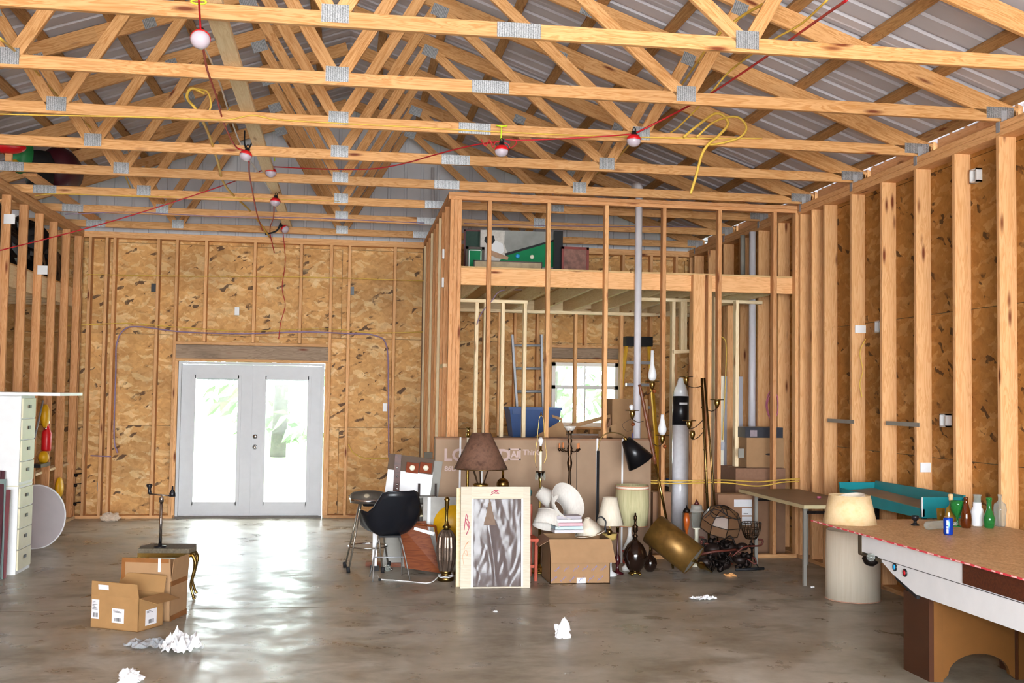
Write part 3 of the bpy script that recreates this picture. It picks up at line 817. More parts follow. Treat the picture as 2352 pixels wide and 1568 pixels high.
# ---------------- padded stool with brass cabriole legs
c = V((-1.42, 9.41, 0)); zt = at(437, 1262, 9.3).z-.02
t = thing('padded_stool', c, 'low grey padded stool with curved brass legs behind the two cartons', 'stool')
b = B().prism([(-.22, -.14), (.18, -.17), (.22, -.02), (.2, .13), (-.16, .17), (-.23, .02)], c+V((0, 0, zt)), X_, Y_, (0, 0, .035))
b.build('cushion', mat('grey_tweed', '#6f6656', .9, 0, .3, 60), t)
b = B().prism([(-.225, -.145), (.185, -.175), (.225, -.02), (.205, .135), (-.165, .175), (-.235, .02)], c+V((0, 0, zt-.035)), X_, Y_, (0, 0, .035)); b.build('brass_apron', BRASS, t)
for sx, sy in ((.2, -.13), (-.2, -.12), (.18, .12), (-.17, .14)):
    a = c+V((sx, sy, 0)); d = V((math.copysign(1, sx), math.copysign(.4, sy), 0)).normalized()
    B().tube(curve_pts([a+V((0, 0, zt-.01)), a+d*.03+V((0, 0, zt-.08)), a+d*.012+V((0, 0, zt*.5)), a-d*.005+V((0, 0, .12)), a+d*.02+V((0, 0, .03)), a+d*.03+V((0, 0, .008))], 6),
             [.016]*8+[.013]*8+[.011]*10+[.014]*5, 8).build('leg', BRASS, t)
# ---------------- chrome stand on the stool
c2 = V((at(367, 1280, 9.35).x, 9.35, zt+.036))
t = thing('chrome_stand', c2, 'slim chrome pole stand with a crossbar and two black knobs, on the grey stool', 'stand')
B().lathe([(.05, 0), (.05, .008), (.016, .014), (.016, .03)], c2, seg=20).build('base', BLACK, t)
H = (at(367, 1136, 9.35).z-c2.z)/.93
B().lathe([(.0125, .02), (.0125, H*.82)], c2, seg=14).build('pole', CHROME, t)
B().lathe([(.019, H*.80), (.019, H*.88), (.008, H*.90), (.008, H*.93)], c2, seg=14).build('collar', CHROME, t)
B().tube([c2+V((-.10, 0, H*.945)), c2+V((.09, 0, H*.91))], .006, 8).build('crossbar', CHROME, t)
B().lathe([(.018, 0), (.014, .02), (.013, .045), (.026, .065), (.022, .078), (0, .08)], c2+V((-.095, 0, H*.95)), (-.05, 0, 1), 14).build('knob', BLACK, t)
B().lathe([(.026, -.01), (.024, .02), (.008, .05), (.006, .075), (0, .078)], c2+V((.085, 0, H*.92)), seg=14).build('knob', BLACK, t)

# ---------------- crumpled papers
def crumple(name, c, r, sd, m, label, cat, sq=(1, 1, .45), amp=.5, group=None):
    b = B().sphere((0, 0, 0), 1, 30, 18); vs = []
    for q in b.v:
        q = V(q); d = noise.noise(q*1.4+V((sd, 0, 0)))*.55+abs(noise.noise(q*3.2+V((0, sd, 0))))*amp+noise.noise(q*8+V((sd, sd, 0)))*.12
        q = q*(.75+d); vs.append(V((q.x*r*sq[0], q.y*r*sq[1], max(-.62, q.z)*r*sq[2])))
    mz = min(q.z for q in vs)
    b.v = [tuple(q+V(c)+V((0, 0, -mz))) for q in vs]; b.sm = [False]*len(b.sm)
    return b.build(name, m, None, label, cat, group)
def sheet_wad(name, c, w_, d_, h_, sd, m, label, cat, n=22):
    """a thin crumpled sheet: a creased height field with a torn outline"""
    b = B(); vs = []; keep = {}
    for j in range(n+1):
        for i in range(n+1):
            x, y = i/n*2-1, j/n*2-1; e = 1+.35*noise.noise(V((math.atan2(y, x)*1.6+sd, sd, 0)))
            z = abs(noise.noise(V((x*2.6+sd, y*2.6, 1))))*1.2+abs(noise.noise(V((x*6+sd, y*6, 3))))*.6+.04
            r = math.hypot(x, y); z *= max(0.02, 1-r*r*.55)
            vs.append(V((x*w_/2*e, y*d_/2*e, z*h_))+V(c)); keep[(i, j)] = r < .95+.12*noise.noise(V((x*5, y*5, sd)))
    fs = [(j*(n+1)+i, j*(n+1)+i+1, (j+1)*(n+1)+i+1, (j+1)*(n+1)+i) for j in range(n) for i in range(n) if keep[(i, j)] and keep[(i+1, j+1)]]
    o = b.add(vs, fs).build(name, m, None, label, cat); so = o.modifiers.new('s', 'SOLIDIFY'); so.thickness = .001; return o
c = fl(415, 1492); sheet_wad('crumpled_paper', c, .30, .34, .16, 2.1, PAPER, 'large crumpled white tissue paper on the floor beside the tan carton', 'paper')
c = fl(350, 1480); sheet_wad('bubble_wrap', c, .34, .30, .05, 5.3, G_LBLUE, 'clear bubble wrap lying flat between the tan carton and the crumpled tissue', 'bubble wrap')
c = fl(1293, 1464); crumple('crumpled_paper', c, .062, 3.3, PAPER, 'small upright wad of white paper alone on the middle of the floor', 'paper', (1, .8, 1.25))
c = fl(1615, 1376); sheet_wad('crumpled_paper', c, .24, .12, .05, 8.8, PAPER, 'flat torn white tissue on the floor before the dark tangle of metal', 'paper')
c = fl(298, 1566); crumple('crumpled_paper', c, .07, 6.1, PAPER, 'wad of white paper cut off by the lower picture edge, left', 'paper', (1, 1, .7))
c = fl(1138, 1405); crumple('crumpled_paper', c, .018, 1.7, PAPER, 'tiny scrap of white paper below the silvery framed panel', 'paper')
c = fl(1866, 1349); crumple('crumpled_paper', c, .022, 9.7, PAPER, 'tiny white scrap beside the foot of the folding table leg', 'paper')
c = fl(255, 1194); crumple('crumpled_rag', c+V((0, -.1, 0)), .10, 4.4, mat('pale_beige_rag', '#cdb9a4', .9, 0, .1), 'beige crumpled rag against the back wall, left of the doors', 'rag', (1.1, .8, .7))
c = fl(1676, 1323); crumple('wood_scrap', c, .045, 2.9, mat('split_wood', '#c8955e', .8, 0, .2), 'short splinter of pale wood on the floor beside the brass finial', 'wood scrap', (1.5, .6, .4))

# ---------------- framed silvery panel
def panel_frame(name, x0, x1, y, lean, h_, bw, m, par, zb=0):
    """front face frame leaning back: returns a matrix-like mapper"""
    def P(x, z, d=0): return V((x, y+math.sin(lean)*z+math.cos(lean)*d, zb+math.cos(lean)*z-math.sin(lean)*d))
    def bar(nm, xa, xb, za, zb_, d0, d1, mm):
        vs = [P(x, z, d) for x in (xa, xb) for z in (za, zb_) for d in (d0, d1)]
        return B().add(vs, [(0, 1, 3, 2), (4, 6, 7, 5), (0, 4, 5, 1), (2, 3, 7, 6), (0, 2, 6, 4), (1, 5, 7, 3)]).build(nm, mm, par)
    return P, bar
x0, x1 = at(1057, 1350, 9.66).x, at(1218, 1350, 9.66).x; hh = (1350-1121)*S(9.72)
CW = wood('cream_whitewashed_wood', '#cfc6b4', '#c2b7a0', knots=False, rnd=.05)
t = thing('old_window', (1.32, 9.66, 0), 'cream wooden window frame with crinkled silvery plastic over brown board', 'frame')
P, bar = panel_frame('f', x0, x1, 9.66, .07, hh, .09, CW, t)
bl, bt, bb_, br = .095, .105, .01, .085
bar('frame_stile', x0, x0+bl, 0, hh, 0, .035, CW); bar('frame_stile', x1-br+.02, x1, 0, hh, 0, .035, CW)
bar('frame_rail', x0+bl, x1-br+.02, hh-bt, hh, 0, .035, CW); bar('frame_rail', x0+bl, x1-br+.02, 0, bb_, 0, .035, CW)
bar('backing_board', x0+bl, x1-br+.02, bb_, hh-bt, .03, .034, mat('brown_backing', '#77604f', .7, 0, .08))
bar('white_strip', x0+bl, x0+bl+.018, bb_, hh-bt, .004, .03, WHITE); bar('white_strip', x1-br+.004, x1-br+.02, bb_, hh-bt, .004, .03, WHITE)
b = B(); n, m_ = 46, 64; vs = []
xa, xb, za, zb2 = x0+bl+.02, x1-br+.0, bb_, hh-bt-.005
for j in range(m_+1):
    for i in range(n+1):
        s_, r_ = i/n, j/m_
        d = .016-.009*abs(noise.noise(V((s_*3+r_*1.8, r_*1.6, .3))))-(.0022+.0035*(1-r_))*abs(noise.noise(V((s_*8-r_*3, r_*4, 2))))-.0009*noise.noise(V((s_*17, r_*13, 5)))
        d -= .018*math.exp(-((s_-.25-.25*(1-r_))/.05)**2)*(1-r_)
        vs.append(P(xa+(xb-xa)*s_, za+(zb2-za)*r_, max(.001, d)))
def tornhole(i, j):
    s_, r_ = i/n, j/m_
    return r_ > .70 and abs(s_-(.33-.0*(r_)))< .13*(1-r_)/.3*1.0
fs = [(j*(n+1)+i, j*(n+1)+i+1, (j+1)*(n+1)+i+1, (j+1)*(n+1)+i) for j in range(m_) for i in range(n) if not tornhole(i, j)]
FOIL = glassmat('clear_crinkled_plastic', '#9a8f90', .26, .17)
b.add(vs, fs, True).build('plastic_film', FOIL, t)
MK = mat('red_marker', '#b8556a', .7, 0, .1)
def squig(pts, r, m):
    B().tube(curve_pts([P(x, z, -.001) for x, z in pts], 5), r, 5).build('marking', m, t)
squig([(x0+.26, hh-.075), (x0+.33, hh-.03), (x0+.27, hh-.05), (x0+.34, hh-.06), (x0+.29, hh-.03), (x0+.35, hh-.04)], .003, MK)
squig([(x0+.03, hh-.38), (x0+.05, hh-.24), (x0+.07, hh-.36), (x0+.04, hh-.28), (x0+.08, hh-.33), (x0+.05, hh-.42)], .004, MK)
squig([(x0+.03, hh-.68), (x0+.02, hh-.6), (x0+.05, hh-.55), (x0+.06, hh-.6), (x0+.03, hh-.56), (x0+.05, hh-.5), (x0+.07, hh-.48), (x0+.04, hh-.52)], .0015, mat('orange_marker', '#e09060', .7))
t = thing('bare_window', (1.0, 9.8, 0), 'yellowish wooden frame mostly hidden behind the cream one with silvery plastic', 'frame')
P, bar = panel_frame('g', x0-.03, x1-.03, 9.75, .07, hh-.02, .06, PINEW, t)
bar('frame_stile', x0-.03, x0+.03, 0, hh-.02, 0, .03, PINEW); bar('frame_stile', x1-.1, x1-.04, 0, hh-.02, 0, .03, PINEW); bar('frame_rail', x0+.03, x1-.1, hh-.08, hh-.02, 0, .03, PINEW); bar('frame_rail', x0+.03, x1-.1, 0, .06, 0, .03, PINEW)

# ---------------- cone-shade lamp behind the frame
Y = 10.05; s = S(Y); cx = at(1104, 1100, Y).x
zb0 = at(1110, 1117, Y).z; zsh = at(1104, 1076, Y).z; zsh2 = at(1104, 994, Y).z
t = thing('floor_lamp', (cx, Y, 0), 'lamp with a wide mottled brown cone shade over twisted wire stems', 'lamp')
B().shell([(62*s, zsh), (22*s, zsh2)], .004, c=(cx, Y, 0), seg=36).build('lamp_shade', SH_BROWN, t)
B().tube([V((cx+62*s*math.cos(a*PI/18), Y+62*s*math.sin(a*PI/18), zsh)) for a in range(36)], .004, 6, closed=True).build('shade_trim', BRASSD, t)
b = B().lathe([(.13, 0), (.13, .015), (.04, .03), (.018, .06), (.018, zb0-.05), (.05, zb0-.02), (.075, zb0+.02), (.055, zb0+.03), (.02, zb0+.035)], (cx, Y, 0), seg=24).build('base', BRASS, t)
for k in range(6):
    a = k*PI/3+.3; d = V((math.cos(a), math.sin(a), 0))
    B().tube(curve_pts([V((cx, Y, zb0+.02))+d*.03, V((cx, Y, zb0+.08))+d*.05, V((cx, Y, zsh+.04))+d*.10], 5), .005, 6).build('wire_stem', BRONZE, t)
B().lathe([(.008, zb0+.02), (.008, zsh+.15), (.014, zsh+.16), (.014, zsh+.2)], (cx+.01, Y, 0), seg=10).build('white_stem', WHITE, t)
for k in range(3):
    a = k*2*PI/3; B().tube([V((cx, Y, zsh2-.02)), V((cx+22*s*math.cos(a), Y+22*s*math.sin(a), zsh2-.004))], .002, 5).build('spider_wire', BRASSD, t)
B().tube([V((cx+.01, Y, zsh+.18)), V((cx, Y, zsh2-.02))], .003, 5).build('harp', BRASSD, t)

def floor_lamp_pole(u, Y, label, profile, mats=BRASS, base_r=.12, x=None):
    """profile: list of (radius px, v px) from top to bottom of a turned stem down to the floor"""
    c = at(u, 1100, Y); s = S(Y); t = thing('floor_lamp', (c.x, Y, 0), label, 'lamp')
    pr = [(r*s, at(u, v, Y).z) for r, v in profile][::-1]
    r0 = pr[0][0]
    B().lathe([(r0, .05)]+pr, (c.x, Y, 0), seg=16).build('stem', mats, t)
    B().lathe([(base_r, 0), (base_r, .012), (base_r*.75, .022), (base_r*.35, .032), (r0*1.6, .055), (r0, .075)], (c.x, Y, 0), seg=28).build('base', mats, t)
    return t, c
# brass pole with cup and candle sleeve, left of the cone shade
t, c = floor_lamp_pole(1074, 10.45, 'thin brass floor lamp with an empty socket, rising left of the brown cone shade', [(3, 1005), (3.2, 1070), (3.3, 1150)])
s = S(10.45); z1 = at(1074, 1005, 10.45).z
B().lathe([(.014, z1-.06), (.014, z1+.0)], (c.x, 10.45, 0), seg=12).build('candle_sleeve', PORC, t)
B().lathe([(.014, z1), (.02, z1+.004), (.02, z1+.05), (.014, z1+.055), (.012, z1+.09), (.024, z1+.095), (.024, z1+.1)], (c.x, 10.45, 0), seg=14).build('socket', BRASS, t)
# brass ball lamp, right of the shade
Y = 10.2; c = at(1155, 1100, Y); s = S(Y)
t = thing('floor_lamp', (c.x, Y, 0), 'brass lamp with a mottled ball below its tube, right of the brown cone shade', 'lamp')
zc = at(1155, 1112, Y).z
B().lathe([(.1, 0), (.1, .02), (.03, .04), (.015, .08), (.015, zc-.06)], (c.x, Y, 0), seg=20).build('base', BRASSD, t)
B().sphere((c.x, Y, zc), 15*s, 20, 14).build('ball', metal('mottled_bronze', '#8a6a3a', .3, .5), t)
B().lathe([(.012, zc+.05), (.012, zc+.16), (.016, zc+.165)], (c.x, Y, 0), seg=12).build('tube', BRASS, t)

# candle lamp with harp and bulb
def bulb(par, c, r=.03, m=None):
    B().lathe([(r*.45, 0), (r*.5, r*.6), (r, r*2), (r*.92, r*2.6), (r*.55, r*3.1), (0, r*3.25)], c, seg=16).build('light_bulb', m or G_MILK, par)
Y = 10.5; s = S(Y)
t, c = floor_lamp_pole(1241, Y, 'brass candlestick lamp with a clear bulb and tall wire harp, before the carton', [(2.2, 1093), (4.5, 1100), (2.6, 1108), (3.2, 1125), (3.2, 1180)])
x = c.x; z = at(1241, 1082, Y).z; z3 = at(1241, 1036, Y).z
B().lathe([(.01, z-.06), (.04, z-.012), (.048, z), (.02, z+.003)], (x, Y, 0), seg=20).build('drip_pan', BRONZE, t)
for k in range(8):
    a = k*PI/4; q = V((x+.045*math.cos(a), Y+.045*math.sin(a), z-.005)); B().lathe([(.001, 0), (.005, -.02), (.008, -.055), (.002, -.08), (0, -.085)], q, seg=6).build('crystal_drop', G_CLEAR, t)
B().lathe([(.014, z), (.014, z3)], (x, Y, 0), seg=12).build('candle_sleeve', PORC, t)
B().lathe([(.018, z3), (.02, z3+.006), (.012, z3+.012), (.012, z3+.05)], (x, Y, 0), seg=12).build('socket', BRASS, t)
bulb(t, (x, Y, z3+.05), .026)
zt = at(1241, 950, Y).z
hp = curve_pts([V((x-.04, Y, z3-.16)), V((x-.055, Y, z3-.05)), V((x-.035, Y, z3+.12)), V((x-.02, Y, zt-.06)), V((x, Y, zt-.02)), V((x+.025, Y, zt-.06)), V((x+.04, Y, z3+.12)), V((x+.055, Y, z3-.05)), V((x+.03, Y, z3-.12))], 6)
B().tube(hp, .0025, 6).build('harp', BRASS, t)
B().lathe([(.012, 0), (.014, .008), (.006, .014), (.008, .03), (0, .035)], (x, Y, zt-.02), seg=10).build('finial', BRASS, t)

# bronze candelabra floor lamp
Y = 10.7; s = S(Y)
t, c = floor_lamp_pole(1308, Y, 'dark bronze candelabra floor lamp with small orange candle sleeves', [(10, 985), (4, 996), (3.5, 1006), (6, 1012), (3, 1020), (7, 1030), (4, 1036), (6, 1040), (3, 1048), (6.5, 1062), (5, 1074), (2.6, 1082), (3.4, 1115), (3.4, 1180)], BRONZE, .14)
x = c.x
for k, (dx, dy, col) in enumerate(((-.11, -.03, 1), (.095, .02, 1), (-.05, .09, 1), (.06, -.09, 1))):
    z = at(1308, 1030, Y).z
    B().tube(curve_pts([V((x, Y, z-.01)), V((x+dx*.5, Y+dy*.5, z-.03)), V((x+dx, Y+dy, z-.01))], 6), .005, 6).build('candle_arm', BRONZE, t)
    B().lathe([(.006, -.02), (.02, 0), (.014, .006), (.009, .01)], (x+dx, Y+dy, z-.005), seg=12).build('candle_cup', BRONZE, t)
    B().lathe([(.009, 0), (.009, .055)], (x+dx, Y+dy, z), seg=10).build('candle_sleeve', mat('orange_candle', '#c47a4a', .5), t)
zt = at(1308, 985, Y).z
B().shell([(.03, zt-.02), (.045, zt), (.062, zt+.03)], .003, c=(x, Y, 0), seg=20).build('glass_cup', mat('white_glass_cup', '#c9c3bb', .3), t)
B().tube([V((x+.07, Y, at(1308, 1035, Y).z)), V((x+.075, Y, .3)), V((x+.05, Y, .02))], .003, 5).build('pull_cord', BLACKM, t)

# gooseneck reading lamp
Y = 10.45
c = at(1373, 1100, Y); x = c.x; zs = at(1373, 1035, Y).z
t = thing('gooseneck_lamp', (x, Y, 0), 'black floor lamp whose brass gooseneck carries a black metal cone shade', 'lamp')
B().lathe([(.13, 0), (.13, .02), (.02, .03), (.0135, .05), (.0135, zs)], (x, Y, 0), seg=20).build('pole', BLACKM, t)
g = [at(1373, 1035, Y), at(1378, 1010, Y), at(1392, 996, Y), at(1410, 993, Y), at(1428, 998, Y), at(1440, 1008, Y)]
B().tube(curve_pts(g, 6), .006, 8).build('gooseneck', BRASSD, t)
p = at(1436, 1007, Y); q = at(1472, 1062, Y); ax_ = (q-p).normalized(); L = (q-p).length
B().lathe([(.012, -.02), (.016, 0), (.02, .03), (.012, .04)], p, ax_, 14).build('socket', BRASS, t)
B().shell([(12*S(Y), .015), (34*S(Y), L)], .002, c=p, axis=ax_, seg=32).build('lamp_shade', SH_BLACK, t)

# ---------------- lampshades heaped in the carton
def shade(u, v, Y, r0, r1, h_, axis, m, label, seg=36, trim=None, name='lampshade', rest=None):
    """truncated cone from radius r0 (start) to r1 (end), px sizes"""
    s = S(Y); c = at(u, v, Y); t = thing(name, c, label, 'lampshade')
    a = V(axis).normalized(); c0 = c-a*h_*s/2
    B().shell([(r0*s, 0), ((r0+r1)/2*s*1.0, h_*s/2), (r1*s, h_*s)], .003, c=c0, axis=a, seg=seg).build('shade_skin', m, t)
    q = Z_.rotation_difference(a)
    for r, z in ((r0, 0), (r1, h_)):
        pts = [c0+q @ V((r*s*math.cos(2*PI*k/36), r*s*math.sin(2*PI*k/36), z*s)) for k in range(36)]
        B().tube(pts, .0032, 6, closed=True).build('shade_rim', trim or m, t)
    return t, c0, q, s
shade(1292, 1160, 10.05, 22, 47, 44, (.42, -.62, .42), SH_WHITE, 'largest white lampshade, tipped open towards the camera in the carton')
shade(1255, 1140, 10.2, 24, 14, 42, (-.75, .1, .5), SH_WHITE, 'white lampshade lying on its side at the carton left edge')
shade(1258, 1192, 9.99, 26, 32, 36, (-.2, -.3, -.8), SH_WHITE, 'white lampshade sunk low in the carton under the largest one')
shade(1352, 1206, 9.95, 36, 6, 34, (-.25, -.1, 1), SH_CREAM, 'small cream pyramid lampshade at the right front of the carton', seg=4)
t, c0, q, s = shade(1401, 1173, 10.25, 33, 17, 62, (0, 0, 1), SH_CREAM, 'cream eight-sided bell lampshade beside the heaped carton', seg=8)
# lamp under the bell shade
cb = V((c0.x, c0.y, 0))
t = thing('table_lamp', cb, 'white table lamp base standing under the cream bell shade', 'lamp')
B().lathe([(.07, 0), (.07, .02), (.03, .04), (.02, .1), (.032, .18), (.02, .3), (.015, .36)], cb, seg=18).build('base', WHITE, t)
B().lathe([(.04, .335), (.065, .345), (.075, .40)], cb, seg=8).build('gold_fringe', mat('gold_fringe', '#b79b58', .7), t)
B().lathe([(.008, .36), (.008, .55)], cb, seg=8).build('stem', BRASS, t)
# packaged linens on the shades
Y = 9.93; c = at(1305, 1203, Y)
t = thing('packaged_linens', c, 'clear pack of folded pink and blue striped linens among the lampshades', 'package')
for k, h in enumerate(('#c8c4c8', '#b9cdd6', '#d3a8b0', '#e2dee2', '#aaa4aa')):
    B().box(c+V((0, .05, -.065+.032*k)), (.27-.01*k, .16, .028), .05).build('folded_cloth', mat('cloth_'+h[1:], h, .85, 0, .05), t)
c = at(1383, 1198, 9.9)
t = thing('horn', c, 'dark curved horn handle sticking out between the pyramid and bell shades', 'handle')
B().tube(curve_pts([at(1372, 1189, 9.9), at(1382, 1187, 9.9), at(1391, 1197, 9.9), at(1390, 1212, 9.9), at(1392, 1222, 9.9)], 6), [.006]*6+[.008]*12+[.011]*7, 10).build('curved_grip', BLACK, t)
B().lathe([(.03, 0), (.03, .03), (.012, .045)], at(1395, 1222, 9.9), (1, 0, .2), 14).build('collar', BRASSD, t)

# green drum shade on a lamp
Y = 10.55; s = S(Y); c = at(1452, 1150, Y); z0 = at(1452, 1206, Y).z; z1 = at(1452, 1113, Y).z
t = thing('table_lamp', (c.x, Y, 0), 'lamp with a tall pale green fabric drum shade and white trim band', 'lamp')
B().shell([(36*s, z0), (40*s, (z0+z1)/2), (38*s, z1)], .003, c=(c.x, Y, 0), seg=40).build('lamp_shade', SH_GREEN, t)
B().shell([(38.6*s, z1-.035), (38.4*s, z1-.012)], .002, c=(c.x, Y, 0), seg=40).build('trim_band', mat('white_trim_band', '#e8dccb', .7), t)
for z, r in ((z0, 36.3), (z1-.036, 38.9), (z1-.01, 38.8)): B().tube([V((c.x+r*s*math.cos(k*PI/20), Y+r*s*math.sin(k*PI/20), z)) for k in range(40)], .003, 5, closed=True).build('orange_piping', mat('orange_piping', '#c9724e', .7), t)
B().lathe([(.075, 0), (.08, .03), (.05, .05), (.06, .14), (.075, .2), (.03, .3), (.02, .36), (.015, z1-.1)], (c.x-.02, Y, 0), seg=20).build('base', mat('white_ceramic', '#dfdbd6', .2), t)
for z in (.07, .17): B().shell([(.066 if z < .1 else .071, z), (.071 if z < .1 else .076, z+.03)], .003, c=(c.x-.02, Y, 0), seg=20).build('red_band', mat('red_glaze', '#b23a28', .3), t)

# dark glass globe lamp
Y = 10.27; s = S(Y); c = fl(1463, 1323); x = c.x
t = thing('glass_globe_lamp', (x, Y, 0), 'dark smoked glass globe lamp base on small brass feet, without shade', 'lamp')
B().lathe([(.035, .03), (.05, .035), (.075, .07), (.108, .14), (.115, .185), (.105, .23), (.075, .285), (.035, .325), (.022, .34)], (x, Y, 0), seg=28).build('glass_globe', G_DARK, t)
B().lathe([(.02, .335), (.02, .36), (.03, .37), (.012, .385), (.012, .40), (.026, .42), (.024, .45), (.03, .46), (.012, .475), (.012, .52), (.016, .525), (.016, .56), (.009, .565), (.009, .585), (0, .59)], (x, Y, 0), seg=16).build('metal_neck', BRONZE, t)
B().lathe([(.06, .018), (.05, .035)], (x, Y, 0), seg=20).build('brass_plate', BRASS, t)
for k in range(4):
    a = PI/4+k*PI/2; B().sphere((x+.055*math.cos(a), Y+.055*math.sin(a), .012), .013, 10, 8, (1.3, 1.3, .9)).build('foot', BRASS, t)
# second small globe behind
c = fl(1493, 1312)
t = thing('glass_globe_lamp', c, 'smaller dark glass globe lamp half hidden between the brass-footed globe and the gold drum', 'lamp')
B().lathe([(.03, .0), (.055, .03), (.07, .08), (.055, .13), (.02, .16), (.012, .2)], c, seg=20).build('glass_globe', G_DARK, t)
B().lathe([(.012, .19), (.012, .24), (0, .245)], c, seg=12).build('metal_neck', BRASSD, t)
# dark turned spindle lamp left of globe
c = fl(1418, 1318)
t = thing('candlestick', c, 'slender dark red turned candlestick between the carton and the globe lamp', 'candlestick')
B().lathe([(.06, 0), (.06, .015), (.02, .03), (.012, .08), (.03, .12), (.03, .15), (.01, .19), (.008, .38), (.014, .40)], c, seg=16).build('turned_stem', mat('dark_red_lacquer', '#3a0e12', .25, 0, .1), t)
B().lathe([(.014, .40), (.014, .44), (.02, .445), (0, .45)], c, seg=12).build('socket', BRASSD, t)

# gold drum shade lying tilted, with finial
Y = 10.3; s = S(Y); p = at(1499, 1213, Y); q = at(1578, 1279, Y)
a = (V((q.x, q.y-.22, q.z))-p); L = a.length; a.normalize()
t = thing('tipped_floor_lamp', (q.x, Y, 0), 'toppled floor lamp with a big antique gold drum shade and brass finial', 'lamp')
B().shell([(37*s, -.0), (38.5*s, L*.5), (38*s, L)], .003, c=p, axis=a, seg=40).build('lamp_shade', SH_GOLD, t)
B().lathe([(.004, L-.012), (37*s, L-.010)], p, a, 30).build('diffuser_disc', GREYB, t)
e = p+a*L; f2 = V((1634, 1318))
tip = fl(1636, 1316)+V((0, 0, .01)); d = (tip-e).normalized(); LL = (tip-e).length
B().lathe([(.022, -.03), (.014, 0), (.010, LL*.25), (.02, LL*.28), (.034, LL*.36), (.036, LL*.42), (.022, LL*.6), (.012, LL*.75), (.008, LL*.9), (.010, LL*.97), (0, LL)], e, d, 16).build('finial', BRASS, t)

# tall leaning wood-and-brass pole with glass chimneys
Y = 10.55; p = at(1532, 1198, Y); q = at(1469, 883, Y)
def leaning_pole(pf, q, m, par, r, turned=None):
    d = (q-pf).normalized(); L = (q-pf).length
    prof = [(r, 0), (r, L)] if not turned else turned(L)
    B().lathe(prof, pf, d, 14).build('pole', m, par); return d, L
pf = V((p.x+.05, Y-.05, .02))
t = thing('leaning_pole_lamp', pf, 'tall leaning pole lamp, carved wood above brass, with frosted chimney globes on arms', 'lamp')
d, L = leaning_pole(pf, p, BRASS, t, .012)
d2 = (q-p); LL = d2.length; d2.normalize()
B().lathe([(.013, 0), (.013, LL*.42)], p, d2, 14).build('pole', BRASS, t)
pr = [(.014, LL*.42)]; k = 0
while True:
    z = LL*.42+.055*k
    if z > LL: break
    pr.append((.022 if k % 2 else .014, z)); k += 1
pr.append((.018, LL))
B().lathe(pr, p, d2, 14).build('carved_pole', mat('carved_brown_wood', '#6a3a22', .4, 0, .2, 20), t)
def arm(par, a, b, chimney=0, gallery=True, Yk=None):
    """arm from pole point a to cup point b (photo px at Yk)"""
    A, Bp = at(*a, Yk), at(*b, Yk); mid = (A+Bp)/2+V((0, 0, -.035))
    B().tube(curve_pts([A, mid, Bp+V((0, 0, -.03)), Bp], 6), .0045, 6).build('lamp_arm', BRONZE, par)
    B().lathe([(.008, -.03), (.02, -.01), (.03, .02), (.026, .05), (.016, .06)], Bp, seg=14).build('oil_font', BRASS, par)
    if gallery:
        B().tube([Bp+V((.066*math.cos(k*PI/12), .066*math.sin(k*PI/12), .055)) for k in range(24)], .005, 6, closed=True).build('shade_ring', BRASSD, par)
        for k in range(3): B().tube([Bp+V((0, 0, .045)), Bp+V((.066*math.cos(k*2.1), .066*math.sin(k*2.1), .055))], .002, 5).build('ring_spoke', BRASSD, par)
    if chimney:
        m = G_MILK
        B().lathe([(.022, .06), (.040, .09), (.043, .12), (.028, .18), (.019, .22), (.016, chimney)], Bp, seg=18).build('glass_chimney', m, par)
arm(t, (1482, 905), (1498, 888), .36, Yk=Y); arm(t, (1502, 1020), (1521, 1012), .26, Yk=Y); arm(t, (1478, 967), (1452, 955), 0, Yk=Y)
bulb(t, at(1450, 945, Y), .022)
for u, v in ((1503, 898), (1527, 1025), (1454, 974)): B().sphere(at(u, v, Y), .02, 12, 8).build('wooden_ball', ORW, t)
B().tube(curve_pts([at(1452, 960, Y), at(1430, 975, Y), at(1440, 990, Y), at(1455, 985, Y)], 6), .002, 5).build('lamp_wire', BLACKM, t)

# pair of leaning brass poles
Y = 10.75
pf = fl(1640, 1262); 
t = thing('leaning_pole_lamp', (pf.x, Y, 0), 'pair of long brass poles leaning together, ringed gallery cups on curved arms', 'lamp')
for (u0, v0, u1, v1, r) in ((1612, 868, 1625, 1160, .0135), (1618, 868, 1642, 1160, .011)):
    a, b2 = at(u0, v0, Y), at(u1, v1, Y); dd = (b2-a)/(b2-a).length; end = a+dd*((a.z-.01)/(-dd.z))
    B().tube([end, a], r, 12).build('pole', BRASSD, t)
for k in range(6): B().lathe([(.014, 0), (.018, .006), (.014, .012)], at(1612+13*k/6, 868+292*k/6+20, Y), (0, 0, 1), 12).build('pole_ring', BRASSD, t)
arm(t, (1611, 887), (1576, 877), 0, Yk=Y-.02); arm(t, (1626, 942), (1647, 930), 0, Yk=Y-.02); arm(t, (1614, 965), (1583, 978), 0, Yk=Y-.02); arm(t, (1615, 992), (1590, 1002), 0, gallery=False, Yk=Y-.02)

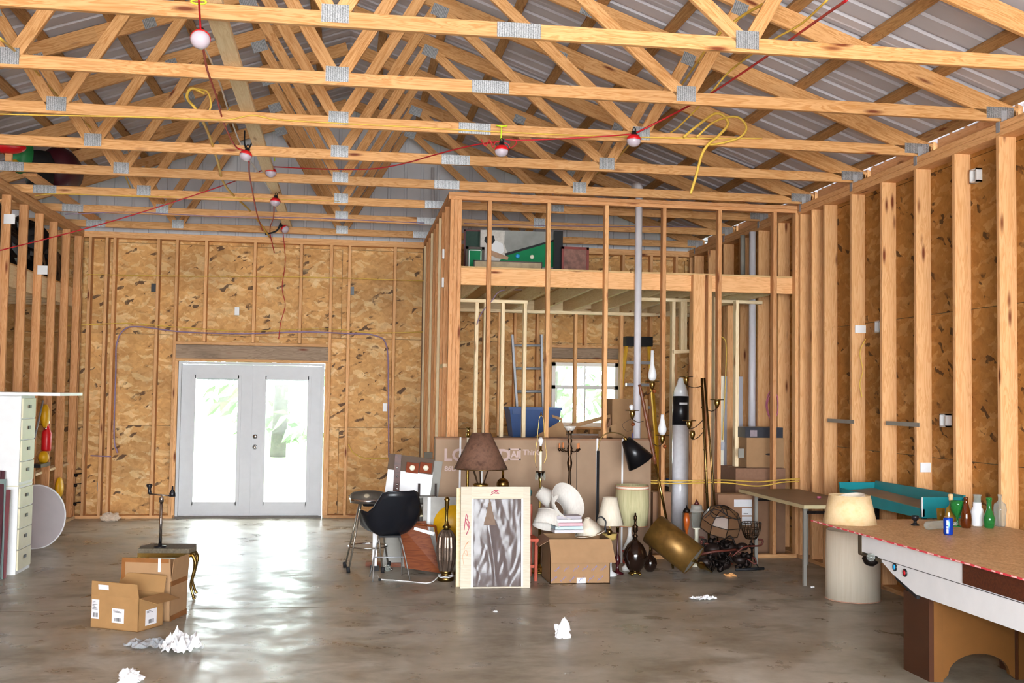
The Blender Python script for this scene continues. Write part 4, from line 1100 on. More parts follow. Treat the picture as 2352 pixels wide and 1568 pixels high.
# ---------------- faceted glass dome, tangle, lantern
Y = 10.5; c = at(1655, 1205, Y); s = S(Y)
t = thing('glass_dome_shade', c, 'brown slag-glass panelled dome lampshade lying on the dark tangle', 'lampshade')
SLAG = glassmat('brown_slag_glass', '#6e513a', .82, .25)
a = V((.12, -.35, 1)).normalized(); qr = Z_.rotation_difference(a)
rings = [(.05, .19), (.15, .14), (.205, .045), (.20, -.05)]
for k in range(8):
    for j in range(3):
        (ra, za), (rb, zb) = rings[j], rings[j+1]; a0, a1 = k*PI/4, (k+1)*PI/4
        vs = [c+qr @ V((r*math.cos(g), r*math.sin(g), z)) for r, z, g in ((ra, za, a0), (ra, za, a1), (rb, zb, a1), (rb, zb, a0))]
        n = (vs[1]-vs[0]).cross(vs[2]-vs[0]).normalized()*.003
        B().add(vs+[x+n for x in vs], [(0, 1, 2, 3), (7, 6, 5, 4), (0, 4, 5, 1), (1, 5, 6, 2), (2, 6, 7, 3), (3, 7, 4, 0)]).build('glass_panel', SLAG, t)
b = B()
for k in range(8): b.tube([c+qr @ V((r*math.cos(k*PI/4), r*math.sin(k*PI/4), z)) for r, z in rings], .004, 6)
for r, z in rings: b.tube([c+qr @ V((r*math.cos(k*PI/4), r*math.sin(k*PI/4), z)) for k in range(8)], .004, 6, closed=True)
b.build('metal_ribs', IRON, t)
cable('lamp_wire', [at(1618, 1190, Y-.2), at(1632, 1178, Y-.22), at(1640, 1165, Y-.15), at(1655, 1160, Y-.1), at(1662, 1175, Y-.2), at(1668, 1184, Y-.22), at(1640, 1188, Y-.24), at(1632, 1176, Y-.22), at(1648, 1170, Y-.2), at(1668, 1182, Y-.2), at(1690, 1192, Y-.2), at(1702, 1190, Y-.15)], .004, BLACKM, 'dark cord looped over the brown glass dome', 'cord')
c = at(1670, 1270, 10.35)
t = thing('metal_chandelier', (c.x, 10.35, 0), 'dark collapsed metal chandelier heap with scroll arms under the glass dome', 'chandelier')
rr = random.Random(11)
for k in range(16):
    a = rr.uniform(0, 2*PI); r = rr.uniform(.12, .30); z0 = rr.uniform(.02, .3); cc = V((c.x, 10.38, 0))
    p0 = cc+V((rr.uniform(-.12, .12), rr.uniform(-.06, .1), rr.uniform(.1, .3))); e = cc+V((math.cos(a)*r*1.15, math.sin(a)*r*.5, z0))
    pts = [p0, (p0+e)/2+V((rr.uniform(-.06, .06), rr.uniform(-.04, .04), rr.uniform(-.1, .09))), e, e+V((.03*math.cos(a*2), 0, .05)), e+V((-.02, 0, .06))]
    for q in pts: q.z = max(q.z, .012)
    B().tube(curve_pts(pts, 5), [.009]*21, 6).build('scroll_arm', IRON if k % 4 else mat('rusty_red_iron', '#5c2a20', .5, .3, .2), t)
for k in range(26):
    a = rr.uniform(0, 2*PI); r = rr.uniform(.02, .3); q = V((c.x+r*math.cos(a), 10.4+r*.4*math.sin(a), rr.uniform(.04, .33)))
    b = B().lathe([(.0, -.035), (.02, -.03), (.034, 0), (.03, .01), (.012, .02), (.012, .05)], q, (rr.uniform(-1, 1), rr.uniform(-1, 0), rr.uniform(-.3, 1)), 10); b.build('candle_cup', IRON, t)
for (u, v, r) in ((1640, 1262, .085), (1672, 1256, .08), (1700, 1285, .06), (1622, 1290, .07), (1660, 1295, .07), (1705, 1255, .05)):
    B().sphere(at(u, v, 10.4), r, 14, 9, (1.2, 1, .8)).build('metal_body', mat('dark_brown_metal', '#241814', .5, .4, .3), t)
b = B().tube([at(1610, 1272, 10.25), at(1642, 1266, 10.25), at(1690, 1262, 10.25)], .012, 8); b.build('red_bar', mat('dull_red_paint', '#54261c', .5, 0, .2), t)
B().tube([at(1690, 1308, 10.3), at(1755, 1305, 10.3)], .014, 8).build('black_foot', BLACKM, t)
# leafy metal basket at the right of the heap
c = at(1725, 1245, 10.55)
t = thing('wire_basket', (c.x, 10.55, 0), 'rusty wire mesh basket on a thin stand, right of the dark heap', 'basket')
rs = [(.05, .30), (.075, .34), (.095, .40), (.10, .46)]
for r, z in rs: B().tube([V((c.x+r*math.cos(k*PI/10), 10.55+r*math.sin(k*PI/10), z)) for k in range(20)], .004, 5, closed=True).build('hoop', BRONZE, t)
for k in range(20): B().tube([V((c.x+r*math.cos(k*PI/10+.1*i), 10.55+r*math.sin(k*PI/10+.1*i), z)) for i, (r, z) in enumerate(rs)], .004, 4).build('wire', BRONZE, t)
for k in range(3): B().tube(curve_pts([V((c.x, 10.55, .31)), V((c.x+.01, 10.55, .15)), V((c.x+.08*math.cos(k*2.1), 10.55+.08*math.sin(k*2.1), .01))], 5), .006, 6).build('leg', IRON, t)

# porch lantern standing behind
Y = 10.8; c = at(1600, 1180, Y)
t = thing('porch_lantern', (c.x, Y, 0), 'grey metal porch lantern with pointed red-brown tip left of the glass dome', 'lantern')
z = at(1600, 1170, Y).z
B().lathe([(.012, 0), (.1, .0), (.1, .02), (.02, .04), (.02, z-.2), (.05, z-.18)], (c.x, Y, 0), seg=14).build('post', PORC, t)
B().lathe([(.05, z-.18), (.055, z-.02)], (c.x, Y, 0), seg=6).build('lantern_glass', G_CLEAR, t)
B().lathe([(.085, z-.02), (.07, z), (.055, z+.01), (.06, z+.03), (.05, z+.05)], (c.x, Y, 0), seg=12).build('lantern_cap', GREYB, t)
B().lathe([(.03, z+.05), (.018, z+.075), (0, z+.105)], (c.x, Y, 0), seg=10).build('finial', mat('dark_red_tip', '#4a1a18', .4), t)
c = at(1577, 1195, 10.7)
t = thing('amber_lantern', (c.x, 10.7, 0), 'small lantern with an orange glass body behind the gold drum shade', 'lantern')
z = c.z; B().lathe([(.06, 0), (.06, .015), (.012, .03), (.012, z-.1), (.02, z-.09), (.035, z), (.02, z+.09)], (c.x, 10.7, 0), seg=12).build('orange_glass', mat('orange_glass', '#a8501c', .3), t)
B().lathe([(.04, z+.08), (.03, z+.11), (.008, z+.13), (0, z+.16)], (c.x, 10.7, 0), seg=12).build('lantern_cap', IRON, t)

# ================================================================ CHAIRS, STOOLS AND STACK AT THE LEFT OF THE HEAP
# bar stool with a patterned round seat
Y = 10.75; s = S(Y); c = V((fl(848, 1300).x-.02, Y, 0)); zs = at(848, 1145, Y).z
t = thing('bar_stool', c, 'chrome bar stool with a round grey patterned seat and ring footrest', 'stool')
N = NT('patterned_seat_fabric'); vv = N.vec((1, 1, 1), rnd=False); vo = N.n('TexVoronoi'); vo.inputs['Scale'].default_value = 9; N.l(vv, vo.inputs['Vector'])
N.col(N.ramp(vo.outputs['Distance'], [(.22, '#a99c86'), (.3, '#5a5248'), (.6, '#4c463e')])); N.set(Roughness=.8)
B().lathe([(.165, zs-.01), (.185, zs+.01), (.185, zs+.035), (.16, zs+.06), (.08, zs+.075), (0, zs+.078)], c, seg=36).build('seat', N.m, t)
B().lathe([(.172, zs-.035), (.178, zs-.035), (.186, zs+.008), (.165, zs+.012)], c, seg=36).build('chrome_band', CHROME, t)
for k, a in enumerate((2.6, 3.9, 5.3, .6)):
    d = V((math.cos(a), math.sin(a), 0))
    B().tube([c+d*.10+V((0, 0, zs-.03)), c+d*.245+V((0, 0, .03))], .0085, 8).build('leg', mat('brushed_leg_steel', '#8d857a', .35, .8, .1), t)
    B().lathe([(.018, 0), (.018, .05), (.012, .055)], c+d*.25, d*.12+V((0, 0, -1))*-1, 10).build('rubber_foot', BLACKM, t)
B().tube([c+V((.185*math.cos(k*PI/16), .185*math.sin(k*PI/16), .225)) for k in range(32)], .008, 6, closed=True).build('ring_footrest', CHROME, t)
B().tube([c+V((.05*math.cos(k*PI/8), .05*math.sin(k*PI/8), zs-.06)) for k in range(16)], .01, 6, closed=True).build('swivel_ring', BLACKM, t)
# wide flat post with a black foot standing beside the stool
c = fl(860, 1310)
t = thing('support_post', c, 'pale square metal post on a black foot under the patterned stool', 'post')
B().bb((c.x-.022, c.y, .04), (c.x+.022, c.y+.03, .58)).build('post', OFFW, t); B().bb((c.x-.04, c.y-.01, 0), (c.x+.04, c.y+.06, .045)).build('rubber_foot', BLACKM, t)

DULL = mat('dull_grey_steel', '#77736f', .45, .5, .1, 20)
# moulded shell armchair
Y = 10.15; c = V((at(893, 1300, Y).x, Y, 0))
t = thing('shell_armchair', c, 'black moulded shell armchair on thin splayed metal legs, seen from behind its side', 'chair')
nu, nv = 28, 22
def shellpt(a, r):
    """a: 0..1 around the rim from front left arm around the back to the front right; r 0..1 from seat centre to rim"""
    th = a*2*PI
    back = max(0, math.cos(th))              # th=0 is the back
    side = abs(math.sin(th))
    front = max(0, -math.cos(th))
    def ss(a, b, x): x = min(1, max(0, (x-a)/(b-a))); return x*x*(3-2*x)
    tb = ss(.50, .86, math.cos(th)); ta = ss(-.75, -.15, math.cos(th))*(1-tb)
    rimz = .05+.385*tb+.175*ta
    R_ = .285
    x = math.sin(th)*R_*r*(1-.06*tb*r); y = math.cos(th)*(.23 if back > 0 else .22)*r*(1+.16*tb*r)
    z = rimz*(r**(3.4-.8*tb))
    return V((x, y, z))
vs = []; b = B()
for j in range(nv+1):
    for i in range(nu): vs.append(shellpt(i/nu, max(.001, j/nv)))
Rc = Matrix.Rotation(-2.80, 3, 'Z') @ Matrix.Rotation(-.10, 3, 'X')
o_ = c+V((0, 0, .415))
vs2 = [Rc @ q*1.0+o_ for q in vs]
fs = [(j*nu+i, j*nu+(i+1) % nu, (j+1)*nu+(i+1) % nu, (j+1)*nu+i) for j in range(nv) for i in range(nu)]
sh = b.add(vs2, fs, True).build('shell', BLACKV, t); so = sh.modifiers.new('s', 'SOLIDIFY'); so.thickness = .012; so.offset = 1
rim = [Rc @ shellpt(i/nu, 1)+o_ for i in range(nu)]
B().tube(rim, .009, 8, closed=True).build('rim_piping', BLACKV, t)
B().box(o_+V((0, 0, -.014)), (.20, .18, .016)).build('seat_mount', BLACKM, t)
for sx, sy in ((.17, -.14), (-.17, -.14), (.15, .14), (-.15, .14)):
    q = c+(Matrix.Rotation(.15, 3, 'Z') @ V((sx, sy, 0)))
    B().tube(curve_pts([c+V((sx*.55, sy*.55, .40)), c+V((sx*.78, sy*.78, .26)), q+V((0, 0, .008))], 5), .0065, 8).build('leg', DULL, t)
B().tube([c+V((-.13, -.11, .22)), c+V((.13, -.11, .22))], .005, 6).build('leg_brace', STEEL, t)

# stacked boards behind the armchair
def leanboard(name, u0, v0, u1, v1, Y, m, par, roll=0, th=.012, dy=0):
    a, b2 = at(u0, v0, Y), at(u1, v1, Y); cc = (a+b2)/2; w_ = abs(a.x-b2.x); h_ = abs(a.z-b2.z)
    return slab(name, cc+V((0, dy, 0)), (w_, th, h_), m, par, Matrix.Rotation(roll, 3, 'Y') @ Matrix.Rotation(-.06, 3, 'X'))
cc = at(945, 1100, 10.8)
t = thing('picture_board', (cc.x, 10.85, 0), 'tilted grey-brown board with white sheet and two copper squares behind the armchair', 'board')
leanboard('backing_board', 896, 1052, 998, 1310, 10.95, GREYB, t, .12, .02)
leanboard('upper_band', 892, 1047, 996, 1084, 10.90, mat('taupe_card', '#5e4f44', .9, 0, .05, 8, .15), t, .12)
leanboard('white_sheet', 888, 1077, 991, 1137, 10.89, WHITE, t, .12)
for u in (947, 978):
    q = at(u, 1074, 10.86); slab('copper_plate', q, (.12, .02, .10), mat('copper_lacquer', '#7a3414', .8, .1, .15), t, Matrix.Rotation(.12, 3, 'Y'))
    B().lathe([(.028, 0), (.026, .01), (0, .014)], q+V((0, -.01, 0)), (0, -1, 0), 16).build('cream_knob', PORC, t)
cc = at(912, 1080, 10.8)
t = thing('studded_strap', (cc.x, 10.8, 0), 'dark leather strap with pale metal eyelets, hanging over the tilted board', 'strap')
slab('strap', at(912, 1090, 10.876), (.062, .008, .40), DARKW, t, Matrix.Rotation(.04, 3, 'Y'))
for v in (1074, 1093, 1112, 1122): B().lathe([(.012, 0), (.008, .006), (0, .007)], at(912, v, 10.871), (0, -1, 0), 12).build('eyelet', CHROME, t)
q = at(984, 1045, 10.95); B().bb((q.x-.04, 10.93, q.z-.03), (q.x+.04, 10.96, q.z+.03)).build('dark_block', mat('dark_olive_box', '#4a4234', .7), None, 'small dark block on top of the grey-brown board', 'block')
bpy.data.objects['dark_block'].name = 'wood_block'
# machine-like dark rack under the sheet
cc = at(970, 1165, 10.85)
t = thing('metal_rack', (cc.x, 10.8, 0), 'dark metal rack with shelves between the armchair and the grey panel', 'rack')
for u in (962, 1000): q = at(u, 1160, 10.8); B().bb((q.x-.01, 10.79, 0), (q.x+.01, 10.81, .82)).build('rack_post', IRON, t)
for v in (1140, 1158, 1182, 1205): q = at(980, v, 10.8); B().bb((q.x-.09, 10.74, q.z-.01), (q.x+.09, 10.9, q.z+.005)).build('shelf', GREYB if v != 1182 else BEIGE, t)
# grey panel with a yellow disc
t = thing('grey_board', (at(1018, 1200, 10.7).x, 10.75, 0), 'grey metal-edged panel with a large yellow disc, behind the brass lamp base', 'panel')
a, b2 = at(981, 1140, 10.75), at(1050, 1300, 10.75); slab('panel_sheet', ((a.x+b2.x)/2+.06, 10.70, a.z/2), (b2.x-a.x+.2, .02, a.z), mat('dull_grey_panel', '#9a958e', .5, 0, .15, 8), t, rx(-.03))
B().bb((a.x, 10.675, 0.02), (a.x+.03, 10.695, a.z)).build('white_edge', WHITE, t)
q = at(1040, 1205, 10.675); B().lathe([(.19, 0), (.19, .006), (0, .008)], q, (0, -1, 0), 36).build('yellow_disc', YEL, t)
# orange-brown framed wooden panel leaning
t = thing('cabinet_board', (at(960, 1250, 10.4).x, 10.45, 0), 'orange-brown wooden cabinet panel leaning askew behind the brass lamp base', 'panel')
a = [at(914, 1200, 10.5), at(978, 1196, 10.5), at(1014, 1316, 10.35), at(930, 1304, 10.35)]
b = B(); vs = a+[q+V((0, .02, 0)) for q in a]; b.add(vs, [(0, 1, 2, 3), (7, 6, 5, 4), (0, 4, 5, 1), (1, 5, 6, 2), (2, 6, 7, 3), (3, 7, 4, 0)]).build('panel_sheet', ORW, t)
b = B(); q0, q1, q2 = at(955, 1203, 10.42), at(1000, 1208, 10.42), at(1012, 1300, 10.34); b.tube([q0, q1], .012, 6).build('frame_rail', ORW, t); B().tube([q1, q2], .012, 6).build('frame_stile', ORW, t)
B().add([at(952, 1210, 10.46), at(999, 1222, 10.46), at(996, 1230, 10.46), at(950, 1216, 10.46)], [(0, 1, 2, 3)]).build('white_edge', WHITE, t)
# flat orange wood piece on the floor and a small glass bulb
a, b2 = fl(842, 1305), fl(925, 1300)
t = B().box(((a+b2)/2+V((0, .1, .02))), (.36, .10, .04), -.15).build('wood_plank', ORW, None, 'short orange-brown plank on the floor under the armchair', 'plank')
c = fl(890, 1312); t = thing('light_bulb', c, 'clear glass bulb lying on the floor under the armchair', 'bulb')
B().sphere(c+V((0, 0, .032)), .032, 14, 10).build('glass_globe', G_CLEAR, t); B().lathe([(.014, 0), (.013, .03), (.006, .035)], c+V((.02, -.02, .03)), (.7, -.6, -.1), 10).build('screw_cap', CHROME, t)
c = fl(872, 1333); B().lathe([(.012, .0), (.012, .018), (0, .02)], c, seg=8).build('rubber_plug', BLACKM, None, 'tiny black rubber tip alone on the floor before the chair', 'rubber tip')
# brass urn lamp
Y = fl(1025, 1335).y; c = fl(1025, 1335)+V((0, .06, 0)); s = S(Y)
t = thing('brass_table_lamp', c, 'tall ribbed brass and grey glass urn lamp base without shade, on the floor', 'lamp')
RIB = mat('ribbed_smoky_brass', '#7d6c60', .22, .75, .2, 20)
zz = lambda v: (1338-v)*s
b = B(); prof = [(15, 1316), (17, 1308), (21, 1290), (22, 1262), (20, 1238), (15, 1228), (9, 1222)]
n = 24; vs = []
for r, v in prof:
    for k in range(n*2):
        a = PI*k/n; rr_ = r*s*(1+.05*(1 if k % 4 < 2 else -1)); vs.append(V((rr_*math.cos(a), rr_*math.sin(a), zz(v)))+c)
b.add(vs, [(i*2*n+k, i*2*n+(k+1) % (2*n), (i+1)*2*n+(k+1) % (2*n), (i+1)*2*n+k) for i in range(len(prof)-1) for k in range(2*n)]).build('ribbed_body', RIB, t)
B().lathe([(19*s, 0), (19*s, zz(1330)), (11*s, zz(1326)), (12*s, zz(1320)), (15*s, zz(1315))], c, seg=24).build('base', BRASSD, t)
B().lathe([(9*s, zz(1223)), (6*s, zz(1219)), (11*s, zz(1217)), (6*s, zz(1212)), (3*s, zz(1200)), (3.2*s, zz(1178)), (5*s, zz(1172)), (5*s, zz(1158)), (7*s, zz(1153)), (3*s, zz(1148)), (0, zz(1147))], c, seg=18).build('neck', BRASS, t)
for k in range(3): B().tube([c+V((.07*math.cos(a*PI/8), .07*math.sin(a*PI/8), .025+.012*k+.004*math.sin(a))) for a in range(16)], .004, 5, closed=True).build('wrapped_cord', OFFW, t)
cable('lamp_wire', [c+V((-.07, 0, .03)), fl(985, 1338, .006), fl(940, 1335, .006), fl(905, 1332, .006), fl(875, 1330, .006), fl(868, 1322, .006)], .005, OFFW, 'pale cord trailing left over the floor from the ribbed urn lamp', 'cord')
# small red wooden chair behind the frame
c = fl(1232, 1338)+V((-.06, .12, 0)); 
t = thing('child_chair', c, 'small red wooden slat-back chair between the silvery panel and the carton', 'chair')
for dx, dy, h_ in ((.07, -.02, .37), (-.13, -.02, .37), (.06, .24, .66), (-.13, .24, .66)): board('leg', c+V((dx, dy, 0)), c+V((dx-.0, dy, h_)), .028, .028, REDW, t, up=(0, 1, 0))
B().bb((c.x-.15, c.y-.04, .36), (c.x+.09, c.y+.26, .385)).build('seat', REDW, t)
for z in (.48, .56, .64): B().bb((c.x-.13, c.y+.235, z), (c.x+.07, c.y+.25, z+.035)).build('back_slat', REDW, t)
B().bb((c.x-.13, c.y-.025, .12), (c.x+.07, c.y-.01, .145)).build('stretcher', REDW, t)
c = at(1216, 1128, 10.35); t = thing('glass_insulator', (c.x, 10.35, 0), 'iridescent small glass knob on a stem, right of the silvery panel top', 'knob')
B().lathe([(.04, 0), (.04, .01), (.006, .02), (.006, c.z-.05), (.02, c.z-.04), (.024, c.z), (.01, c.z+.03), (0, c.z+.045)], (c.x, 10.35, 0), seg=12).build('stem', mat('teal_lustre', '#3f7f86', .2, .5, .3, 60), t)

# ================================================================ RIGHT SIDE
# folding table
t = thing('folding_table', (4.15, 10.4, 0), 'long folding table with a grey-brown top and pale edge band', 'table')
x0, x1, y0, y1, zt = 4.10, 4.765, 9.47, 11.15, .74
B().bb((x0+.004, y0+.004, zt-.02), (x1-.004, y1-.004, zt+.002)).build('tabletop', TAB, t)
b = B().bb((x0, y0, zt-.032), (x1, y0+.006, zt)).bb((x0, y1-.006, zt-.032), (x1, y1, zt)).bb((x0, y0+.006, zt-.032), (x0+.006, y1-.006, zt)).bb((x1-.006, y0+.006, zt-.032), (x1, y1-.006, zt)); b.build('edge_band', BEIGE, t)
for x in (x0+.06, x1-.06):
    for y in (y0+.12, y1-.35): B().bb((x-.015, y-.015, 0), (x+.015, y+.015, zt-.03)).build('leg', GREYB, t)
for y in (y0+.12, y1-.35): B().bb((x0+.06, y-.01, zt-.09), (x1-.06, y+.01, zt-.065)).build('leg_brace', IRON, t)
c = fl(1881, 1144, zt+.002); b = B().lathe([(.016, 0), (.022, .006), (.02, .018), (.012, .02)], c, seg=14)
b.build('glass_dish', mat('pink_glass', '#c06a84', .15, 0, .1), None, 'tiny pink glass dish on the folding table', 'dish')

# game table
t = thing('game_table', (4.1, 6.5, 0), 'brown-legged game table with white side apron, covered by a sheet of board', 'table')
GX0, GX1, GY0, GY1 = 3.50, 4.62, 4.40, 7.15
b = B()   # white apron with a stepped, slanting far end (profile in Y-Z, on the left side)
prof = [(GY0, .505), (6.42, .505), (6.62, .56), (6.86, .655), (7.06, .69), (7.06, .60+.09), (7.12, .69), (7.12, .775), (GY0, .775)]
prof = [(GY0, .505), (6.40, .505), (6.70, .585), (6.90, .665), (7.12, .665), (7.12, .775), (GY0, .775)]
b.prism(prof, (GX0, 0, 0), Y_, Z_, (.03, 0, 0)).build('side_apron', WHITE, t)
B().prism(prof, (GX1-.03, 0, 0), Y_, Z_, (.03, 0, 0)).build('side_apron', WHITE, t)
B().bb((GX0-.003, GY0, .655), (GX0, 7.09, .658)).build('apron_groove', INK, t)
B().bb((GX0-.006, GY0, .665), (GX0, 5.87, .775)).build('wood_inlay', DARKW, t)
BT = mat('olive_brown_trim', '#4c4030', .5, 0, .1)
b = B(); b.prism([(7.12, .65), (7.17, .65), (7.17, .785), (7.12, .785)], (GX0-.004, 0, 0), Y_, Z_, (.05, 0, 0)).prism([(6.84, .655), (7.17, .655), (7.17, .640), (6.84, .630)], (GX0-.002, 0, 0), Y_, Z_, (.04, 0, 0)).build('end_trim', BT, t)
B().bb((GX0+.03, 7.0, .67), (GX1-.03, 7.12, .775)).build('end_board', BT, t)
B().bb((GX0+.03, GY0, .52), (GX1-.03, 6.40, .54)).build('table_underside', BLACKM, t)
B().prism([(6.40, .500), (6.68, .575), (6.66, .555), (6.40, .478)], (GX0+.005, 0, 0), Y_, Z_, (.03, 0, 0)).build('rubber_edge', BLACKM, t)
for y, z, m in ((6.66, .632, mat('cyan_button', '#2a8fc4', .2, 0, .05)), (6.53, .617, mat('red_button', '#a81c24', .2, 0, .05))):
    B().lathe([(.026, 0), (.026, .006), (.018, .008)], (GX0, y, z), (-1, 0, 0), 18).build('button_bezel', BLACK, t)
    B().lathe([(.018, .004), (.016, .011), (0, .013)], (GX0, y, z), (-1, 0, 0), 18).build('button', m, t)
B().lathe([(.05, 0), (.055, .02), (.03, .05), (.01, .055)], (GX0-.01, 6.97, .645), (-.3, 0, -1), 16).build('ball_cup', IRON, t)
B().sphere((GX0-.03, 6.93, .655), .028, 14, 10).build('glass_ball', G_CLEAR, t)
# pedestal with arched cut-out
ly = 6.30; LX0, LX1 = 3.555, 4.17
LEGW = mat('brown_laminate_leg', '#68421c', .4, 0, .1, 6); LEGD = mat('dark_brown_leg_edge', '#3f2110', .4, 0, .1, 6)
arch = [(LX0+.06, .0), (LX0, .0), (LX0, .50), (LX1, .50), (LX1, .0), (LX1-.07, .0), (LX1-.11, .03)]
n = 16; cx = (LX0+.10+LX1-.11)/2; rx_ = (LX1-.11-LX0-.10)/2
for k in range(n+1):
    a = PI*k/n; arch.append((cx+rx_*math.cos(a), .035+.125*math.sin(a)))
B().prism(arch, (0, ly, 0), X_, Z_, (0, .03, 0)).build('pedestal_panel', LEGW, t)
B().bb((LX0-.03, ly-.01, 0), (LX0, ly+.30, .50)).build('pedestal_side', LEGD, t)
B().bb((LX0, ly-.012, .0), (LX0+.06, ly, .50)).build('pedestal_corner', LEGW, t)
B().bb((LX1-.075, ly-.012, .0), (LX1-.06, ly+.0, .50)).build('pedestal_groove', LEGD, t); B().bb((LX1-.055, ly-.012, 0), (LX1, ly, .50)).build('pedestal_corner', LEGW, t)
B().bb((LX1, ly, 0), (LX1+.02, ly+.28, .50)).build('pedestal_side', LEGD, t)
B().bb((LX0-.03, ly-1.7, 0), (LX1, ly-1.4, .5)).build('pedestal_panel', LEGW, t)
B().lathe([(.012, -.03), (.02, -.028), (.02, 0)], (LX1-.03, ly+.01, .03), seg=10).build('leveling_foot', STEEL, t)
# covering board
N = NT('flakeboard_cover'); v = N.vec((6, 3, 1), rnd=False); f1 = N.noise(v, 3, 5, .7, .4); v2 = N.vec((30, 12, 1), rnd=False); f2 = N.noise(v2, 2.5, 4, .7)
c_ = N.mix(.5, N.ramp(f1, [(.35, '#b48c60'), (.5, '#cfa87c'), (.65, '#e0c098')]), N.ramp(f2, [(.36, '#94703f'), (.5, '#caa274'), (.64, '#ecd2a8')]))
N.col(c_); N.set(Roughness=.5, Specular_IOR_Level=.4); COVER = N.m
t = thing('cover_board', (4.1, 6.2, .79), 'sheet of flakeboard with a red printed edge lying on the game table', 'board')
B().bb((3.462, 4.35, .785), (4.74, 7.87, .797)).build('board_sheet', COVER, t)
REDE = mat('red_edge_paint', '#d2404a', .6, 0, .08, 60)
B().bb((3.4605, 4.35, .7852), (3.462, 7.87, .7968)).build('red_edge', REDE, t)
b = B(); yy = 4.4; rr = random.Random(5)
while yy < 7.85:
    L = rr.uniform(.02, .07); b = B().bb((3.4598, yy, .787), (3.4606, yy+L, .795)); yy += L+rr.uniform(.03, .11)
    b.build('print', mat('pale_pink_print', '#f0c4c0', .6), t)
ZC = .797
def bottle(name, u, v, prof, m, label, cat='bottle', seg=24, sx=1, sy=1, **kw):
    c = fl(u, v, ZC); t = thing(name, c, label, cat)
    B().lathe([(r, z) for r, z in prof], c, seg=seg, sx=sx, sy=sy).build('glass_body', m, t); return t, c
# heights: 1 px is about 2.9 mm there
t, c = bottle('brown_bottle', 2219, 1212, [(.030, 0), (.034, .01), (.038, .06), (.035, .10), (.022, .155), (.014, .185), (.014, .205), (.016, .207), (.016, .218), (.011, .219)], G_BROWN, 'brown glass bottle standing in the middle of the bottle row')
t, c = bottle('green_bottle', 2272, 1212, [(.028, 0), (.034, .008), (.040, .05), (.039, .075), (.026, .11), (.018, .13), (.017, .19), (.021, .20), (.021, .214), (.013, .218)], G_GREEN, 'green faceted bottle with a long neck, second from the right', seg=10)
t, c = bottle('milk_glass_bottle', 2245, 1207, [(.036, 0), (.040, .01), (.043, .06), (.047, .10), (.038, .125), (.029, .14), (.032, .15), (.029, .16), (.030, .17)], G_MILK, 'frosted white glass bottle with a clear wide neck, between brown and green bottles')
B().shell([(.026, .165), (.026, .215), (.030, .218), (.030, .226)], .003, c=c, seg=20).build('clear_neck', G_CLEAR, t)
t, c = bottle('clear_bottle', 2297, 1208, [(.034, 0), (.038, .01), (.040, .08), (.047, .12), (.040, .16), (.022, .175), (.012, .185), (.012, .215), (.016, .217), (.016, .23)], G_CLEAR, 'clear glass bottle with rounded shoulders at the right end of the row')
t, c = bottle('amber_tumbler', 2161, 1198, [(.022, 0), (.026, .002), (.031, .10), (.029, .10), (.024, .006)], G_AMBER, 'small amber drinking glass at the left end of the bottle row', 'glass')
t, c = bottle('green_goblet', 2199, 1209, [(.030, 0), (.030, .004), (.008, .012), (.008, .06), (.018, .075), (.042, .11), (.051, .16), (.050, .185), (.047, .185), (.040, .12), (.0, .085)], G_GREEN, 'bright green footed glass goblet behind the blue can', 'goblet')
t, c = bottle('corked_decanter', 2184, 1206, [(.045, 0), (.048, .01), (.046, .06), (.042, .09), (.034, .125), (.012, .145), (.011, .175), (.015, .18)], G_AMBER, 'flat brown decanter with a pale cork ball behind the blue can', 'decanter', sy=.55)
B().lathe([(.011, .175), (.016, .19), (.014, .198), (.019, .21), (.017, .225), (.0, .23)], c, seg=14).build('cork', mat('pale_cork', '#c9a678', .7), t)
c = fl(2178, 1228, ZC)
t = thing('drink_can', c, 'shiny blue drink can with white lettering, in front of the bottles', 'can')
B().lathe([(.024, 0), (.030, .006), (.032, .012), (.032, .108), (.027, .118)], c, seg=28).build('can_body', mat('metallic_blue', '#1a48c8', .22, .6, .06, 20), t)
B().lathe([(.028, .117), (.027, .121), (.024, .119), (0, .118)], c, seg=28).build('can_lid', CHROME, t)
b = B()
for k, (z, h_) in enumerate(((.012, .028), (.046, .014), (.066, .034))):
    vs = []
    for a in (-2.45, -2.25, -2.05): 
        for zz_ in (z, z+h_): vs.append(c+V((.0325*math.cos(a), .0325*math.sin(a), zz_)))
    B().add(vs, [(0, 2, 3, 1), (2, 4, 5, 3)]).build('print', LABEL, t)
c = fl(2102, 1206, ZC)
t = thing('egg_cup', c, 'small black footed cup alone between the tan shade and the bottles', 'cup')
B().lathe([(.030, 0), (.030, .006), (.012, .018), (.010, .03), (.024, .045), (.027, .06), (.026, .07), (.021, .07), (.018, .05), (0, .045)], c, seg=22).build('cup_body', BLACK, t)
a, b2 = fl(2128, 1217, ZC), fl(2196, 1212, ZC)
t = thing('clear_bottle', (a+b2)/2, 'clear glass bottle lying on its side behind the blue can', 'bottle')
d = (b2-a); L = d.length; B().lathe([(.022, 0), (.030, .01), (.030, L*.55), (.018, L*.7), (.013, L*.75), (.013, L*.95), (.016, L)], a+V((0, 0, .031)), d, 18).build('glass_body', G_CLEAR, t)

